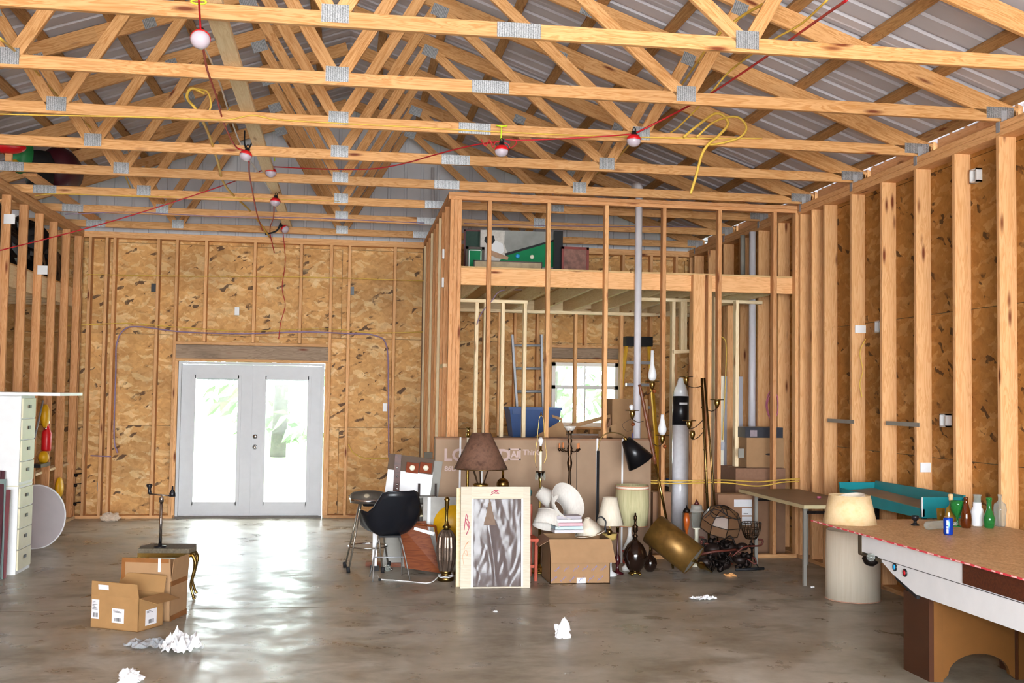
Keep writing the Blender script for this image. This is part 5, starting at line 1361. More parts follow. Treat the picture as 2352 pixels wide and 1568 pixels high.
# tan parchment shades on the board
Y = 7.58; c = fl(1976, 1207, ZC)+V((0, .17, 0)); s = S(Y+.15)
t = thing('lampshade', c, 'wide tan parchment lampshade standing on the covered game table', 'lampshade')
B().shell([(63*s, 0), (48*s, 66*s)], .003, c=c, seg=44).build('shade_skin', SH_TAN, t)
B().tube([c+V((48*s*math.cos(k*PI/20), 48*s*math.sin(k*PI/20), 66*s)) for k in range(40)], .003, 5, closed=True).build('shade_rim', SH_TAN, t)
t = thing('lampshade', c+V((.02, 0, .1)), 'smaller white-lined shade nested inside the wide tan one, its rim tilting out', 'lampshade')
ai = V((-.17, -.06, 1)).normalized()
B().shell([(38*s, 0), (31*s, .115)], .003, c=c+V((.03, 0, .088)), axis=ai, seg=36).build('shade_skin', SH_CREAM, t)
# tall cream cylinder shade on the floor
c = fl(1985, 1386)+V((0, .21, 0)); s = S(8.8)
t = thing('lampshade', c, 'big cream cylinder lampshade standing on the floor under the board corner', 'lampshade')
B().shell([(65.5*s, .004), (65*s, .3), (63*s, .585)], .004, c=c, seg=56).build('shade_skin', SH_CREAM, t)
B().tube([c+V((65.5*s*math.cos(k*PI/24), 65.5*s*math.sin(k*PI/24), .006)) for k in range(48)], .005, 5, closed=True).build('shade_rim', mat('pinkish_rim', '#c99a84', .6), t)

# teal trough
t = thing('teal_trough', (4.6, 8.8, .8), 'teal painted open trough with a grey inner slab, beyond the game table', 'trough')
TX0, TX1, TY0, TY1, tz = 4.43, 4.775, 8.0, 9.40, .80
def quadslab(name, P4, n, m):
    P4 = [V(q) for q in P4]; vs = P4+[q+V(n) for q in P4]
    return B().add(vs, [(0, 1, 2, 3), (7, 6, 5, 4), (0, 4, 5, 1), (1, 5, 6, 2), (2, 6, 7, 3), (3, 7, 4, 0)]).build(name, m, t)
quadslab('near_end', [(TX0, TY0, tz), (TX1, TY0, tz), (TX1, TY0, tz+.15), (TX0, TY0, tz+.15)], (0, .025, 0), TEAL)
quadslab('far_end', [(TX0, TY1, tz), (TX1, TY1, tz), (TX1+.0, TY1+.05, tz+.15), (TX0-.0, TY1+.05, tz+.15)], (0, .025, 0), TEAL)
quadslab('low_side', [(TX0, TY0, tz), (TX0, TY1, tz), (TX0, TY1+.05, tz+.10), (TX0, TY0, tz+.06)], (.02, 0, 0), TEAL)
quadslab('high_side', [(TX1-.05, TY0, tz), (TX1-.05, TY1, tz), (TX1, TY1+.05, tz+.165), (TX1, TY0, tz+.165)], (.02, 0, 0), TEAL)
quadslab('inner_slab', [(TX0+.02, TY0+.03, tz+.03), (TX1-.05, TY0+.03, tz+.05), (TX1-.04, TY1, tz+.09), (TX0+.02, TY1, tz+.07)], (0, 0, .012), TAB)
quadslab('trough_bottom', [(TX0, TY0, tz-.012), (TX1, TY0, tz-.012), (TX1, TY1+.05, tz-.012), (TX0, TY1+.05, tz-.012)], (0, 0, .012), TEAL)
B().tube([(TX0, TY0, tz), (TX0, TY0, tz+.15)], .006, 8).build('white_corner_bead', WHITE, t)
for x in (TX0+.06, TX1-.06):
    for y in (TY0+.08, TY1-.1): B().bb((x-.015, y-.015, 0), (x+.015, y+.015, tz-.012)).build('leg', IRON, t)

# ================================================================ THINGS IN AND ON THE FRAMED ROOM
# aluminium ladder
Y = 14.7
t = thing('aluminium_ladder', (at(1210, 900, Y).x, Y, 0), 'aluminium extension ladder leaning on the back wall behind the studs', 'ladder')
a0, a1 = at(1176, 768, Y), at(1187, 935, Y); b0, b1 = at(1243, 768, Y), at(1247, 935, Y)
for p, q in ((a0, a1), (b0, b1)):
    d = (q-p)/(q-p).length; e = p+d*(p.z/-d.z)+V((0, -.0, 0)); board('rail', p, V((e.x, e.y, .01)), .03, .07, STEEL, t, up=(0, 1, 0))
for k in range(8):
    v = 793+53*k; f_ = (v-768)/(935-768); l = a0+(a1-a0)*f_; r = b0+(b1-b0)*f_
    if l.z > .1: B().tube([l, r], .017, 8).build('rung', STEEL, t)
# blue bin on a carton
Y = 13.2; z0 = at(1230, 1002, Y).z; 
t = carton('cardboard_carton', at(1172, 1000, Y).x-.1, at(1300, 1000, Y).x+.3, Y-.1, Y+.5, 0, z0-.01, CARDD, 'cardboard carton under the blue bin, mostly hidden by the television carton')
t = thing('storage_bin', (at(1228, 960, Y).x, Y+.2, z0), 'dark blue plastic storage bin behind the wall studs', 'bin')
x0, x1 = at(1175, 960, Y).x, at(1283, 960, Y).x; z1 = at(1228, 934, Y).z; zb = z0-.01
b = B(); o1 = [(x0+.02, Y), (x1-.02, Y), (x1-.02, Y+.38), (x0+.02, Y+.38)]; o2 = [(x0-.03, Y-.04), (x1+.02, Y-.04), (x1+.02, Y+.42), (x0-.03, Y+.42)]
vs = [V((x, y, zb)) for x, y in o1]+[V((x, y, z1-.03)) for x, y in o2]
b.add(vs, [(0, 1, 2, 3), (0, 1, 5, 4), (1, 2, 6, 5), (2, 3, 7, 6), (3, 0, 4, 7)]).build('bin_body', BLUEB, t)
B().bb((x0-.045, Y-.055, z1-.035), (x1+.035, Y+.435, z1-.005)).build('bin_rim', BLUEB, t)
B().bb((x0+.0, Y-.06, z1-.09), (x0+.09, Y-.035, z1-.03)).build('bin_handle', BLUEB, t)
# opened cardboard flaps in front of the window
t = thing('cardboard_carton', at(1350, 990, 12.0), 'large opened carton before the small window, its flaps fanned up', 'box')
c0, c1 = at(1255, 1040, 12.0), at(1398, 1040, 12.0)
B().bb((c0.x, 12.0, 0), (c1.x, 12.5, at(1400, 1000, 12.0).z)).build('carton_body', CARDD, t)
def quad(par, name, px, Y, m, th=.008):
    P4 = [at(u, v, Y) for u, v in px]; n = len(P4); vs = P4+[q+V((0, th, 0)) for q in P4]
    return B().add(vs, [tuple(range(n)), tuple(range(2*n-1, n-1, -1))]+[(i, n+i, n+(i+1) % n, (i+1) % n) for i in range(n)]).build(name, m, par)
quad(t, 'flap', [(1297, 979), (1403, 951), (1404, 958), (1300, 988)], 11.98, CARD, .05)
quad(t, 'flap', [(1228, 1003), (1290, 965), (1300, 990), (1300, 1003)], 11.96, CARD)
quad(t, 'flap', [(1268, 952), (1292, 960), (1290, 966), (1269, 958)], 11.97, CARD, .03)
quad(t, 'flap', [(1395, 975), (1403, 956), (1412, 1003), (1380, 1003)], 11.95, CARDD)
# carton with blue print
Y = 11.9; t = carton('cardboard_carton', at(1406, 950, Y).x, at(1488, 950, Y).x, Y, Y+.3, 0, at(1440, 916, Y).z, CARD, 'tall carton with blue marks right of the small window')
for u, v in ((1462, 955), (1455, 1000)): q = at(u, v, Y-.002); B().bb((q.x-.012, Y-.003, q.z-.03), (q.x+.012, Y-.001, q.z+.03)).build('print', mat('violet_blue_print', '#4a58b0', .8), t)
for k in range(3): quad(t, 'flap', [(1375+12*k, 990-6*k), (1392+12*k, 985-6*k), (1392+12*k, 1004), (1375+12*k, 1004)], 11.6, CARD)
# yellow and black stepladder
Y = 14.6
t = thing('step_ladder', (at(1460, 900, Y).x, Y, 0), 'yellow fibreglass stepladder with a black top cap, behind the vent pipe', 'ladder')
for (u0, u1) in ((1440, 1424), (1490, 1500)):
    p, q = at(u0, 785, Y), at(u1, 915, Y); d = (q-p)/(q-p).length; e = p+d*(p.z/-d.z); board('rail', p, (e.x, e.y, .01), .035, .07, YEL, t, up=(0, 1, 0))
p, q = at(1434, 773, Y), at(1494, 796, Y); B().bb((p.x, Y-.12, q.z), (q.x, Y+.06, p.z)).build('top_cap', BLACKM, t)
for v in (832, 883, 935, 985):
    l, r = at(1438, v, Y), at(1492, v, Y); B().bb((l.x, Y-.05, l.z-.02), (r.x, Y+.04, l.z+.02)).build('step', STEEL, t)
# plastic-wrapped roll
Y = 11.8; p, q = at(1570, 905, Y), at(1562, 1115, Y)
t = thing('wrapped_roll', (q.x, Y, 0), 'upright white roll in clear plastic with a black printed band, between studs', 'roll')
d = V((p.x-q.x, .1, p.z)); d0 = V((q.x, Y, 0)); L = d.length
B().lathe([(.092, 0), (.092, L*.80)], d0, d, 24).build('roll_body', mat('glossy_white_film', '#d6d4d8', .15, 0, .06, 20), t)
B().lathe([(.094, L*.80), (.09, L*.985)], d0, d, 24).build('printed_band', BLACK, t)
B().lathe([(.088, L*.985), (.07, L*1.03), (.03, L*1.10), (0, L*1.11)], d0, d, 20).build('gathered_end', G_MILK, t)
qq = d0+d.normalized()*L*.94+V((-.045, -.097, 0)); B().bb((qq.x, qq.y-.002, qq.z-.012), (qq.x+.09, qq.y, qq.z+.012)).build('print', LABEL, t)
# cream door slab and grey door slab leaning
Y = 12.0; p, q = at(1633, 862, Y), at(1660, 1150, Y)
t = thing('cream_board', (p.x+.05, Y, 0), 'tall cream board leaning upright between the pole lamps and a stud', 'panel')
slab('board', ((p.x+q.x)/2-.02, Y+.1, p.z/2), (.26, .03, p.z), mat('cream_board', '#e2dcc8', .5, 0, .03, 6), t)
Y = 12.5; p, q = at(1688, 864, Y), at(1710, 1150, Y)
t = thing('grey_board', (p.x+.05, Y, 0), 'tall grey board leaning right of the tall cream board', 'panel')
slab('board', ((p.x+q.x)/2-.05, Y+.1, p.z/2), (.24, .03, p.z), mat('light_grey_board', '#a6a4ac', .5, 0, .03, 6), t)
# small boxes and bucket behind the studs
def simplebox(u0, v0, u1, v1, Y, dep, m, label, name='cardboard_carton', base=None):
    a, b2 = at(u0, v0, Y), at(u1, v1, Y); return carton(name, a.x, min(b2.x, 4.785), Y, Y+dep, max(0, b2.z) if base is None else base, a.z, m, label)
simplebox(1500, 1130, 1540, 1270, 11.45, .2, CARDD, 'plain carton low behind the leaning carved pole', base=0)
simplebox(1538, 1134, 1588, 1166, 12.4, .3, mat('white_printed_box', '#cfd4da', .6), 'white box with pale blue print behind the studs, under the striped rug pile')
t = bpy.data.objects['cardboard_carton.006'] if 'cardboard_carton.006' in bpy.data.objects else None
simplebox(1545, 1166, 1590, 1265, 12.4, .3, CARDD, 'carton on the floor beneath the white printed box', base=0)
c = at(1562, 1100, 12.4); zb = at(1562, 1134, 12.4).z
t = thing('plastic_tray', (c.x, 12.5, zb), 'blue and black plastic trays stacked on the white printed box', 'tray')
B().bb((c.x-.1, 12.4, zb), (c.x+.1, 12.7, zb+.07)).build('black_tray', BLACK, t); B().bb((c.x-.1, 12.4, zb+.075), (c.x+.1, 12.7, zb+.11)).build('white_tray', WHITE, t); B().bb((c.x-.08, 12.4, zb+.115), (c.x+.1, 12.7, zb+.16)).build('blue_tray', BLUEB, t)
# right stack of cartons
t1 = simplebox(1728, 1150, 1842, 1262, 11.55, .5, CARDD, 'large brown carton on the floor beneath the folding table', base=0)
t2 = simplebox(1690, 1075, 1842, 1150, 11.55, .5, mat('sagging_carton', '#8a6650', .85, 0, .08), 'wide sagging carton, middle of the stack behind the folding table')
t3 = simplebox(1715, 1005, 1835, 1074, 11.6, .45, CARD, 'carton with a handle hole, above the sagging carton')
q = at(1768, 1043, 11.597); B().lathe([(.0, 0), (.05, .001)], (q.x, 11.598, q.z), (0, -1, 0), 20, sx=1, sy=.22).build('handle_hole_shade', INK, t3)  # flat dark disc painted for the shade inside the hole
t4 = simplebox(1712, 981, 1838, 1006, 11.62, .4, mat('black_case_plastic', '#2c2e36', .4, 0, .1), 'black flat case on top of the carton stack', name='black_case')
q = at(1730, 995, 11.617); B().bb((q.x-.035, 11.615, q.z-.035), (q.x+.045, 11.619, q.z+.035)).build('front_plate', mat('mauve_grey_plate', '#8d7f86', .6), t4)
Y = 11.9; t = thing('plastic_film_roll', (at(1705, 1050, Y).x, Y, 0), 'thin strip of clear plastic standing left of the carton stack', 'plastic film')
B().tube([at(1702, 1075, Y), at(1712, 985, Y)], .02, 8).build('film_tube', G_MILK, t); B().tube([at(1702, 1075, Y), V((at(1702, 1075, Y).x, Y, .01))], .02, 8).build('film_tube', G_MILK, t)
# labelled carton
Y = 11.0; t = simplebox(1650, 1135, 1727, 1262, Y, .2, CARDD, 'tilted brown carton with two white labels, right of the glass dome', base=0)
for (u0, v0, u1, v1) in ((1686, 1147, 1727, 1164), (1704, 1166, 1727, 1183), (1704, 1186, 1727, 1205)):
    a, b2 = at(u0, v1, Y-.002), at(u1, v0, Y-.002); sticker(t, (a.x, Y-.001, a.z), X_, Z_, b2.x-a.x, b2.z-a.z, (.02, .012, .05, .01) if v0 != 1147 else None)
simplebox(1580, 1180, 1650, 1265, 11.05, .18, mat('mauve_carton', '#8f7668', .85, 0, .06), 'dull mauve carton behind the gold drum shade and lanterns', base=0)
# vent pipes
t = thing('vent_pipe', (3.03, 11.27, 0), 'tall white vent pipe with an elbow, standing in the framed wall', 'pipe')
B().lathe([(.038, 0), (.038, 3.86)], (3.03, 11.29, 0), seg=20).build('pipe', PVC, t)
B().tube(curve_pts([(3.03, 11.29, 3.83), (3.03, 11.29, 3.90), (3.025, 11.33, 3.94), (3.02, 11.41, 3.95)], 6), .045, 16).build('elbow', PVC, t)
B().lathe([(.044, 1.15), (.044, 1.22)], (3.03, 11.29, 0), seg=20).build('coupling', PVC, t)
c = ax(1728, 700, 4.70)
t = thing('vent_pipe', (4.70, c.y, 0), 'white vent pipe rising along the right wall inside the framed room', 'pipe')
B().lathe([(.04, 0), (.04, 3.66)], (4.70, c.y, 0), seg=16).build('pipe', PVC, t)
t = B().tube([ax(1706, 540, 4.72), ax(1706, 630, 4.72)], .03, 10).build('grey_conduit', GREYB, None, 'short grey conduit left of the rear vent pipe above the deck', 'pipe')
# pictures on the deck
ZD = 3.032
def picture(label, u0, v0, u1, v1, Y, fm, cm, fw=.02, name='framed_picture', lean=0):
    a, b2 = at(u0, v0, Y), at(u1, v1, Y); z0 = max(b2.z, ZD); t = thing(name, ((a.x+b2.x)/2, Y, ZD), label, 'picture')
    if z0 > ZD+.08: z0 = ZD
    z0 = ZD
    x0, x1, z1 = a.x, b2.x, a.z
    if fm:
        for q in (((x0, z0), (x1, z0+fw)), ((x0, z1-fw), (x1, z1)), ((x0, z0), (x0+fw, z1)), ((x1-fw, z0), (x1, z1))): B().bb((q[0][0], Y-.012, q[0][1]), (q[1][0], Y+.012, q[1][1])).build('frame_bar', fm, t)
    B().bb((x0+(fw if fm else 0), Y-.004, z0+(fw if fm else 0)), (x1-(fw if fm else 0), Y+.008, z1-(fw if fm else 0))).build('canvas', cm, t)
    return t, x0, x1, z0, z1, Y-.005
GREYP = mat('grey_print_background', '#8a8a86', .6, 0, .18, 5)
t, x0, x1, z0, z1, yp = picture('large print of a pool player leaning over a green table', 1103, 527, 1290, 615, 13.2, None, GREYP)
def pp(poly, m, nm, d=.002):
    P4 = [at(u, v, yp-d) for u, v in poly]; n = len(P4); n_ = V((0, -.001, 0))
    B().add([q+n_ for q in P4]+P4, [tuple(range(n)), tuple(range(2*n-1, n-1, -1))]+[(i, n+i, n+(i+1) % n, (i+1) % n) for i in range(n)]).build(nm, m, t)
zb = 615
pp([(1105, 528), (1160, 530), (1158, 560), (1165, 580), (1140, 615), (1105, 615)], mat('pale_print', '#c3bdb6', .6), 'print', .001)
pp([(1165, 585), (1262, 556), (1290, 548), (1290, 614), (1130, 614), (1150, 596)], GREEN, 'green_table_print', .002)
pp([(1158, 582), (1290, 545), (1290, 549), (1162, 587)], BLACKM, 'table_rail_print', .003)
pp([(1114, 545), (1120, 540), (1134, 541), (1137, 552), (1132, 560), (1118, 560), (1112, 553)], BLACKM, 'head_print', .004)
pp([(1122, 563), (1140, 552), (1155, 560), (1158, 578), (1142, 590), (1122, 580)], WHITE, 'shirt_print', .003)
pp([(1122, 572), (1132, 576), (1168, 590), (1166, 597), (1140, 592), (1120, 583)], mat('skin_tone_print', '#a88468', .6), 'arm_print', .005)
for u, v, m in ((1189, 588, BLUE), (1222, 590, PORC)):
    q = at(u, v, yp-.004); B().lathe([(.028, 0), (.022, .006), (0, .008)], q, (0, -1, 0), 18).build('ball_print', m, t)
t, *_ = picture('green picture with a thin white border at the deck left end', 1070, 566, 1112, 612, 12.6, mat('dark_frame_wood', '#3a2a20', .5), GREEN, .03)
x0, x1, z0, z1, yp = _[0], _[1], _[2], _[3], _[4]
b = B(); e = .035
for q in (((x0+e, z0+e), (x0+e+.01, z1-e)), ((x0+e, z1-e-.01), (x1-e, z1-e)), ((x1-e-.01, z0+e), (x1-e, z1-e))): b.bb((q[0][0], yp-.002, q[0][1]), (q[1][0], yp, q[1][1]))
b.build('white_border', WHITE, t)
t, *_ = picture('dark green picture with a maroon strip, high behind the white-bordered one', 1066, 527, 1118, 560, 13.4, mat('maroon_frame', '#5a1c20', .5), mat('dark_green_canvas', '#14382a', .6), .02)
t, *_ = picture('long low framed photograph leaning before the pool print', 1088, 597, 1245, 616, 12.2, mat('dark_frame_wood', '#3a2a20', .5), mat('tan_canvas', '#a79374', .6, 0, .2, 12), .012)
t, *_ = picture('red-framed picture with a muted pattern, right of the pool print', 1290, 566, 1352, 618, 12.9, mat('red_frame', '#7e2a20', .4), mat('mauve_pattern', '#80584c', .6, 0, .45, 14), .03)
t, *_ = picture('black upright case end beside the pool print', 1272, 530, 1292, 612, 13.0, None, BLACKM, name='black_case')
t['category'] = 'case'
c = ax(1648, 626, 4.6); t = thing('paint_can', (c.x, c.y, ZD), 'small dark blue-grey can on the deck by the right wall', 'can')
B().lathe([(.08, 0), (.08, .17), (.083, .175), (.083, .185), (0, .186)], (c.x, c.y, ZD), seg=20).build('can_body', mat('blue_grey_can', '#4a5a70', .35, .3, .1), t)

# ================================================================ LEFT SIDE
Y = 10.62
p = fl(45, 1320)
t = thing('drawer_cabinet', (-3.05, Y+.2, 0), 'tall off-white cabinet with a stack of cream drawers along its narrow side', 'cabinet')
cx1 = -2.95; yb = Y+.45
B().bb((-3.42, Y, 0), (cx1, yb, .80)).build('cabinet_body', OFFW, t); B().bb((-3.42, Y, .805), (cx1, yb, at(40, 908, Y).z)).build('cabinet_body', OFFW, t)
zt = at(40, 908, Y).z
B().bb((-3.425, Y-.004, .797), (cx1+.004, yb, .808)).build('seam_strip', CREAM, t)
zs_ = [.03, .22, .41, .60, .785]+[.83+(zt-.85)*k/4 for k in range(5)]
for a, b2 in zip(zs_[:-1], zs_[1:]):
    if b2-a < .06: continue
    dw = B().bb((cx1, Y+.02, a+.006), (cx1+.014, yb-.02, b2-.006)).build('drawer', CREAM, t)
    B().bb((cx1+.014, Y+.19, (a+b2)/2+.0), (cx1+.022, Y+.26, (a+b2)/2+.028)).build('label_holder', IRON, dw)
t = B().bb((-4.3, 10.45, zt+.002), (at(148, 900, 10.6).x, 11.3, zt+.03)).build('shelf_board', WHITE, None, 'long white shelf board lying on top of the drawer cabinet', 'board')
# leaning red-framed pane
t = thing('leaning_window', (-3.05, 10.35, 0), 'dark red framed grey pane leaning at the left picture edge', 'frame')
RW = mat('dull_red_wood', '#5c1a20', .4, 0, .1)
board('frame_stile', fl(9, 1328), at(20, 1124, 10.50), .03, .036, RW, t, up=(1, 0, 0))
board('frame_stile', fl(-12, 1336)+V((0, .05, 0)), at(5, 1082, 10.56), .03, .05, MAROON, t, up=(1, 0, 0))
board('frame_rail', at(-60, 1090, 10.54), at(4, 1088, 10.54), .03, .06, MAROON, t)
quadp = [V(fl(-90, 1330)), V(fl(6, 1330)), at(14, 1100, 10.52), at(-70, 1100, 10.52)]
B().add(quadp+[x+V((0, .008, 0)) for x in quadp], [(0, 1, 2, 3), (7, 6, 5, 4), (0, 4, 5, 1), (1, 5, 6, 2), (2, 6, 7, 3), (3, 7, 4, 0)]).build('pane', mat('grey_green_pane', '#6f7f7c', .25, 0, .05), t)
# large white dish
Y = 12.35
t = thing('white_dish', (-3.27, Y, 0), 'large round white dish standing on edge behind the drawer cabinet', 'dish')
ad = V((.70, -.71, .1)).normalized(); R0 = .335
cc = V((-3.24, Y, R0*.99))
B().lathe([(R0, 0), (R0*.98, -.012), (R0*.75, -.11), (R0*.4, -.175), (0.001, -.195), (0.001, -.187), (R0*.4, -.167), (R0*.74, -.102), (R0*.97, -.004), (R0, 0)], cc, ad, 48).build('dish_bowl', mat('dish_shaded_white', '#aea6a8', .5, 0, .04, 5), t)  # bowl greyed to stand for the shading inside the white dish
B().tube([cc+Z_.rotation_difference(ad) @ V((R0*math.cos(k*PI/24), R0*math.sin(k*PI/24), 0)) for k in range(48)], .008, 6, closed=True).build('dish_rim', WHITE, t)
# garden tools in the left bay
def lx(u, v, X=-3.41): return ax(u, v, X)
t = thing('string_trimmer', lx(85, 1000), 'string trimmer with a silver pole and yellow housing, hung in the left wall bay', 'trimmer')
B().tube([lx(99, 920, -3.42), lx(76, 1020, -3.42)], .011, 8).build('pole', STEEL, t)
B().tube([lx(103, 922, -3.6), lx(110, 918, -3.6)], .02, 8).build('grip', BLACK, t)
B().sphere(lx(104, 955), .085, 14, 10, (.6, .8, 1.6)).build('yellow_housing', YEL, t)
B().tube(curve_pts([lx(104, 985), lx(110, 975), lx(112, 965)], 5), .012, 6).build('shaft_loop', CHROME, t)
def lthing(name, u, v, label, cat): return thing(name, lx(u, v), label, cat)
t = lthing('fuel_bottle', 106, 1015, 'red plastic bottle on the shelf in the left wall bay', 'bottle')
q = lx(106, 1035); B().lathe([(.05, 0), (.055, .02), (.055, .20), (.03, .26), (.02, .30), (.02, .32)], q, seg=16).build('bottle_body', RED, t)
t = lthing('yellow_blower', 100, 1055, 'yellow and black hand tool under the red bottle in the left bay', 'tool')
q = lx(100, 1062); B().sphere(q+V((0, 0, .06)), .06, 12, 8, (1, 1, 1.2)).build('tool_body', YEL, t); B().bb((q.x-.05, q.y-.3, q.z-.04), (q.x+.05, q.y+.1, q.z-.0)).build('tool_foot', BLACK, t)
t = lthing('chainsaw', 120, 1130, 'yellow and black chainsaw low in the left wall bay, behind the white dish', 'chainsaw')
q = lx(136, 1120); B().sphere(q, .10, 14, 10, (.5, .8, 1.3)).build('saw_body', YEL, t); B().bb((q.x-.03, q.y-.3, q.z-.55), (q.x+.02, q.y-.22, q.z)).build('guide_bar', IRON, t)
B().tube(curve_pts([q+V((0, .1, -.1)), q+V((0, .15, -.3)), q+V((0, .05, -.5))], 5), .012, 6).build('handle', BLACK, t)
for (u0, v0, u1, v1, lb2) in ((72, 1090, 150, 1064, 'rough pale shelf cleat nailed across the left studs'),): 
    a, b2 = lx(u0, v0, -3.60), lx(u1, v1, -3.60); board('shelf_board', a, b2, .10, .03, PINEW, None, label=lb2, cat='shelf')
for v in (1092, 1115, 1158):
    a = ax(162, v, -3.47); a.y = 14.98; a.x = -3.478; t = thing('pipe_hook', a, {1092: 'top dark hook', 1115: 'middle dark hook', 1158: 'lowest dark hook'}[v]+' on the last left wall stud', 'hook')
    B().tube([a, a+V((.0, -.0, 0))+V((.09, 0, .01))], .008, 6).build('rod', IRON, t); B().sphere(a+V((.02, 0, -.015)), .022, 10, 8).build('clamp', IRON, t)

# things on the left loft (deck top z about 2.91)
ZL = 3.032
def sack(u, v, X, r, m, label, sd, sq=(1, 1, 1.2), name='black_sack', cat='sack'):
    q = ax(u, v, X); return crumple(name, V((q.x, q.y, ZL)), r, sd, m, label, cat, sq, .25)
BAG = mat('black_bin_liner', '#0d0e12', .3, 0, .2, 12)
yy = [11.5, 12.3, 13.1, 13.9, 14.7]
for k, y in enumerate(yy):
    rr = random.Random(k)
    crumple('black_sack', V((-4.02, y, ZL)), .40, k*3.1+1, BAG, ['nearest', 'second', 'third', 'fourth', 'last'][k]+' black bin bag along the left loft, counted from the camera', 'bag', (.95, .95, 1.15+.1*(k % 2)), .12)
t = thing('storage_plank', (-3.3, 12.9, 3.9), 'plank laid across the bottom chords over the left partition, under the maroon case', 'plank')
board('plank', (-3.30, 11.9, 3.905), (-3.30, 14.9, 3.905), .14, .03, PINES, t); board('plank', (-3.75, 11.0, 3.905), (-3.75, 14.9, 3.905), .14, .03, PINES, t)
ZP = 3.921
q = at(50, 400, 12.0)
t = thing('oval_board', (q.x, q.y, ZP), 'green oval board with a yellow ball, high at the left over the partition', 'board')
B().lathe([(.19, 0), (.20, .02), (0, .03)], (q.x, q.y, ZP+.2), (.1, -1, 0), 30, sx=.55, sy=1).build('green_board', mat('leaf_green_paint', '#1f7a44', .5, 0, .08), t)
B().sphere(at(34, 377, 11.95), .048, 14, 10).build('yellow_ball', YEL, t); B().sphere(at(31, 386, 11.97), .04, 12, 8).build('red_ball', RED, t)
q = at(148, 415, 13.0)
t = thing('maroon_case', (q.x-.05, 13.0, ZP), 'dark maroon round case resting on planks over the trusses at left', 'case')
B().lathe([(0, 0), (.17, .03), (.235, .12), (.25, .3), (.235, .5), (.17, .6), (0, .63)], (q.x-.04, 12.7, ZP+.25), (0, 1, 0), 26, sx=.85).build('case_shell', MAROON, t)
q = at(88, 400, 12.6)
t = thing('black_case', (q.x, 12.6, ZP), 'black upright case between the green oval board and the maroon round case', 'case')
B().lathe([(.13, ZP), (.15, 4.0), (.15, 4.2), (.10, 4.30), (0, 4.31)], (q.x, 12.65, 0), seg=18).build('case_shell', BLACKM, t)
q = at(20, 338, 11.3)
t = thing('red_cushion', (q.x, 11.3, ZP), 'red round cushion above the green oval board over the partition', 'cushion')
B().sphere(q, .14, 16, 10, (1.2, .6, .45)).build('cushion_body', RED, t); B().bb((q.x-.03, q.y, ZP), (q.x+.03, q.y+.04, q.z-.03)).build('prop', PINES, t)
t = thing('folded_chair', at(45, 560, 12.3), 'pale folding chair frame with a blue end strip, behind the left studs', 'chair')
for u0, v0, u1, v1, m in ((55, 512, 40, 600, BLUE), (58, 515, 46, 612, PORC), (40, 545, 52, 612, WHITE)): B().tube([ax(u0, v0, -3.75), ax(u1, v1, -3.75)], .016, 6).build('chair_tube', m, t)
# ================================================================ FITTINGS ON THE WALLS
def plate_on(name, u, v, X, w_, h_, m, label, cat, ny=False, Yp=None, th=.02):
    if ny: q = at(u, v, Yp); return B().bb((q.x-w_/2, Yp-th, q.z-h_/2), (q.x+w_/2, Yp, q.z+h_/2)).build(name, m, None, label, cat)
    q = ax(u, v, X); return B().bb((X-th, q.y-w_/2, q.z-h_/2), (X, q.y+w_/2, q.z+h_/2)).build(name, m, None, label, cat)
def stud_paper(u, v, w_, h_, label, name='junction_box', m=WHITE, cat='box'):
    """on the camera-facing side of a right-wall stud"""
    q = ax(u, v, XR+.07); k = round((q.y-7.555)/.6096); y = 7.535+.6096*k; q = at(u, v, y)
    return B().bb((q.x-w_/2, y-.012, q.z-h_/2), (q.x+w_/2, y-.001, q.z+h_/2)).build(name, m, None, label, cat)
stud_paper(1980, 756, .15, .075, 'white junction plate low on the third clear stud of the right wall', cat='electrical box')
stud_paper(2125, 1073, .095, .08, 'white paper tag on a right wall stud above the teal trough', 'paper_tag', PAPER, 'paper')
for u, v, l in ((2248, 404, 'white outlet box high on the right wall sheathing'), (2178, 965, 'white outlet box halfway up the right wall behind the bottles'), (2026, 750, 'white box right of the junction plate'), (1889, 1044, 'white switch box low on the right wall beside the framed room')):
    q = ax(u, v, XRO); b = B(); w_, h_ = .05, .09
    for a, c in (((-w_, -h_), (w_, -h_+.02)), ((-w_, h_-.02), (w_, h_)), ((-w_, -h_), (-w_+.015, h_)), ((w_-.015, -h_), (w_, h_))): b.bb((XRO-.05, q.y+a[0]/1.0, q.z+a[1]*.6), (XRO, q.y+c[0], q.z+c[1]*.6))
    b.build('outlet_box', WHITE, None, l, 'electrical box')
for u0, u1, v, l in ((1901, 1962, 965, 'grey strap across the right wall nearer the framed room'), (2035, 2112, 971, 'grey strap across the right wall above the teal trough')):
    a, b2 = ax(u0, v, XR-.002), ax(u1, v, XR-.002); B().bb((XR-.004, b2.y, a.z-.018), (XR-.001, a.y, a.z+.018)).build('wall_strap', GREYB, None, l, 'strap')
p = at(1985, 778, 9.93)
cable('hanging_wire', [(p.x, 9.9, p.z), at(1975, 810, 9.9), at(1982, 850, 9.9), at(1975, 880, 9.9), at(1980, 912, 9.9)], .005, YELC, 'short wire hanging from the white junction plate on the right wall', 'wire')
for u, v, l, m in ((354, 661, 'black outlet box left of the back doors, high up', BLACK), (808, 668, 'black and white box on the back wall right of the doors', BLACK), (545, 715, 'tiny white box between cripple studs above the doors', WHITE), (230, 1117, 'outlet box low on the back wall at left', GREYB), (884, 935, 'white switch box on the back wall right of the doors', WHITE)):
    q = at(u, v, YB); b = B(); b.bb((q.x-.03, YB-.05, q.z-.055), (q.x+.03, YB, q.z+.055)).build('outlet_box', m, None, l, 'electrical box')
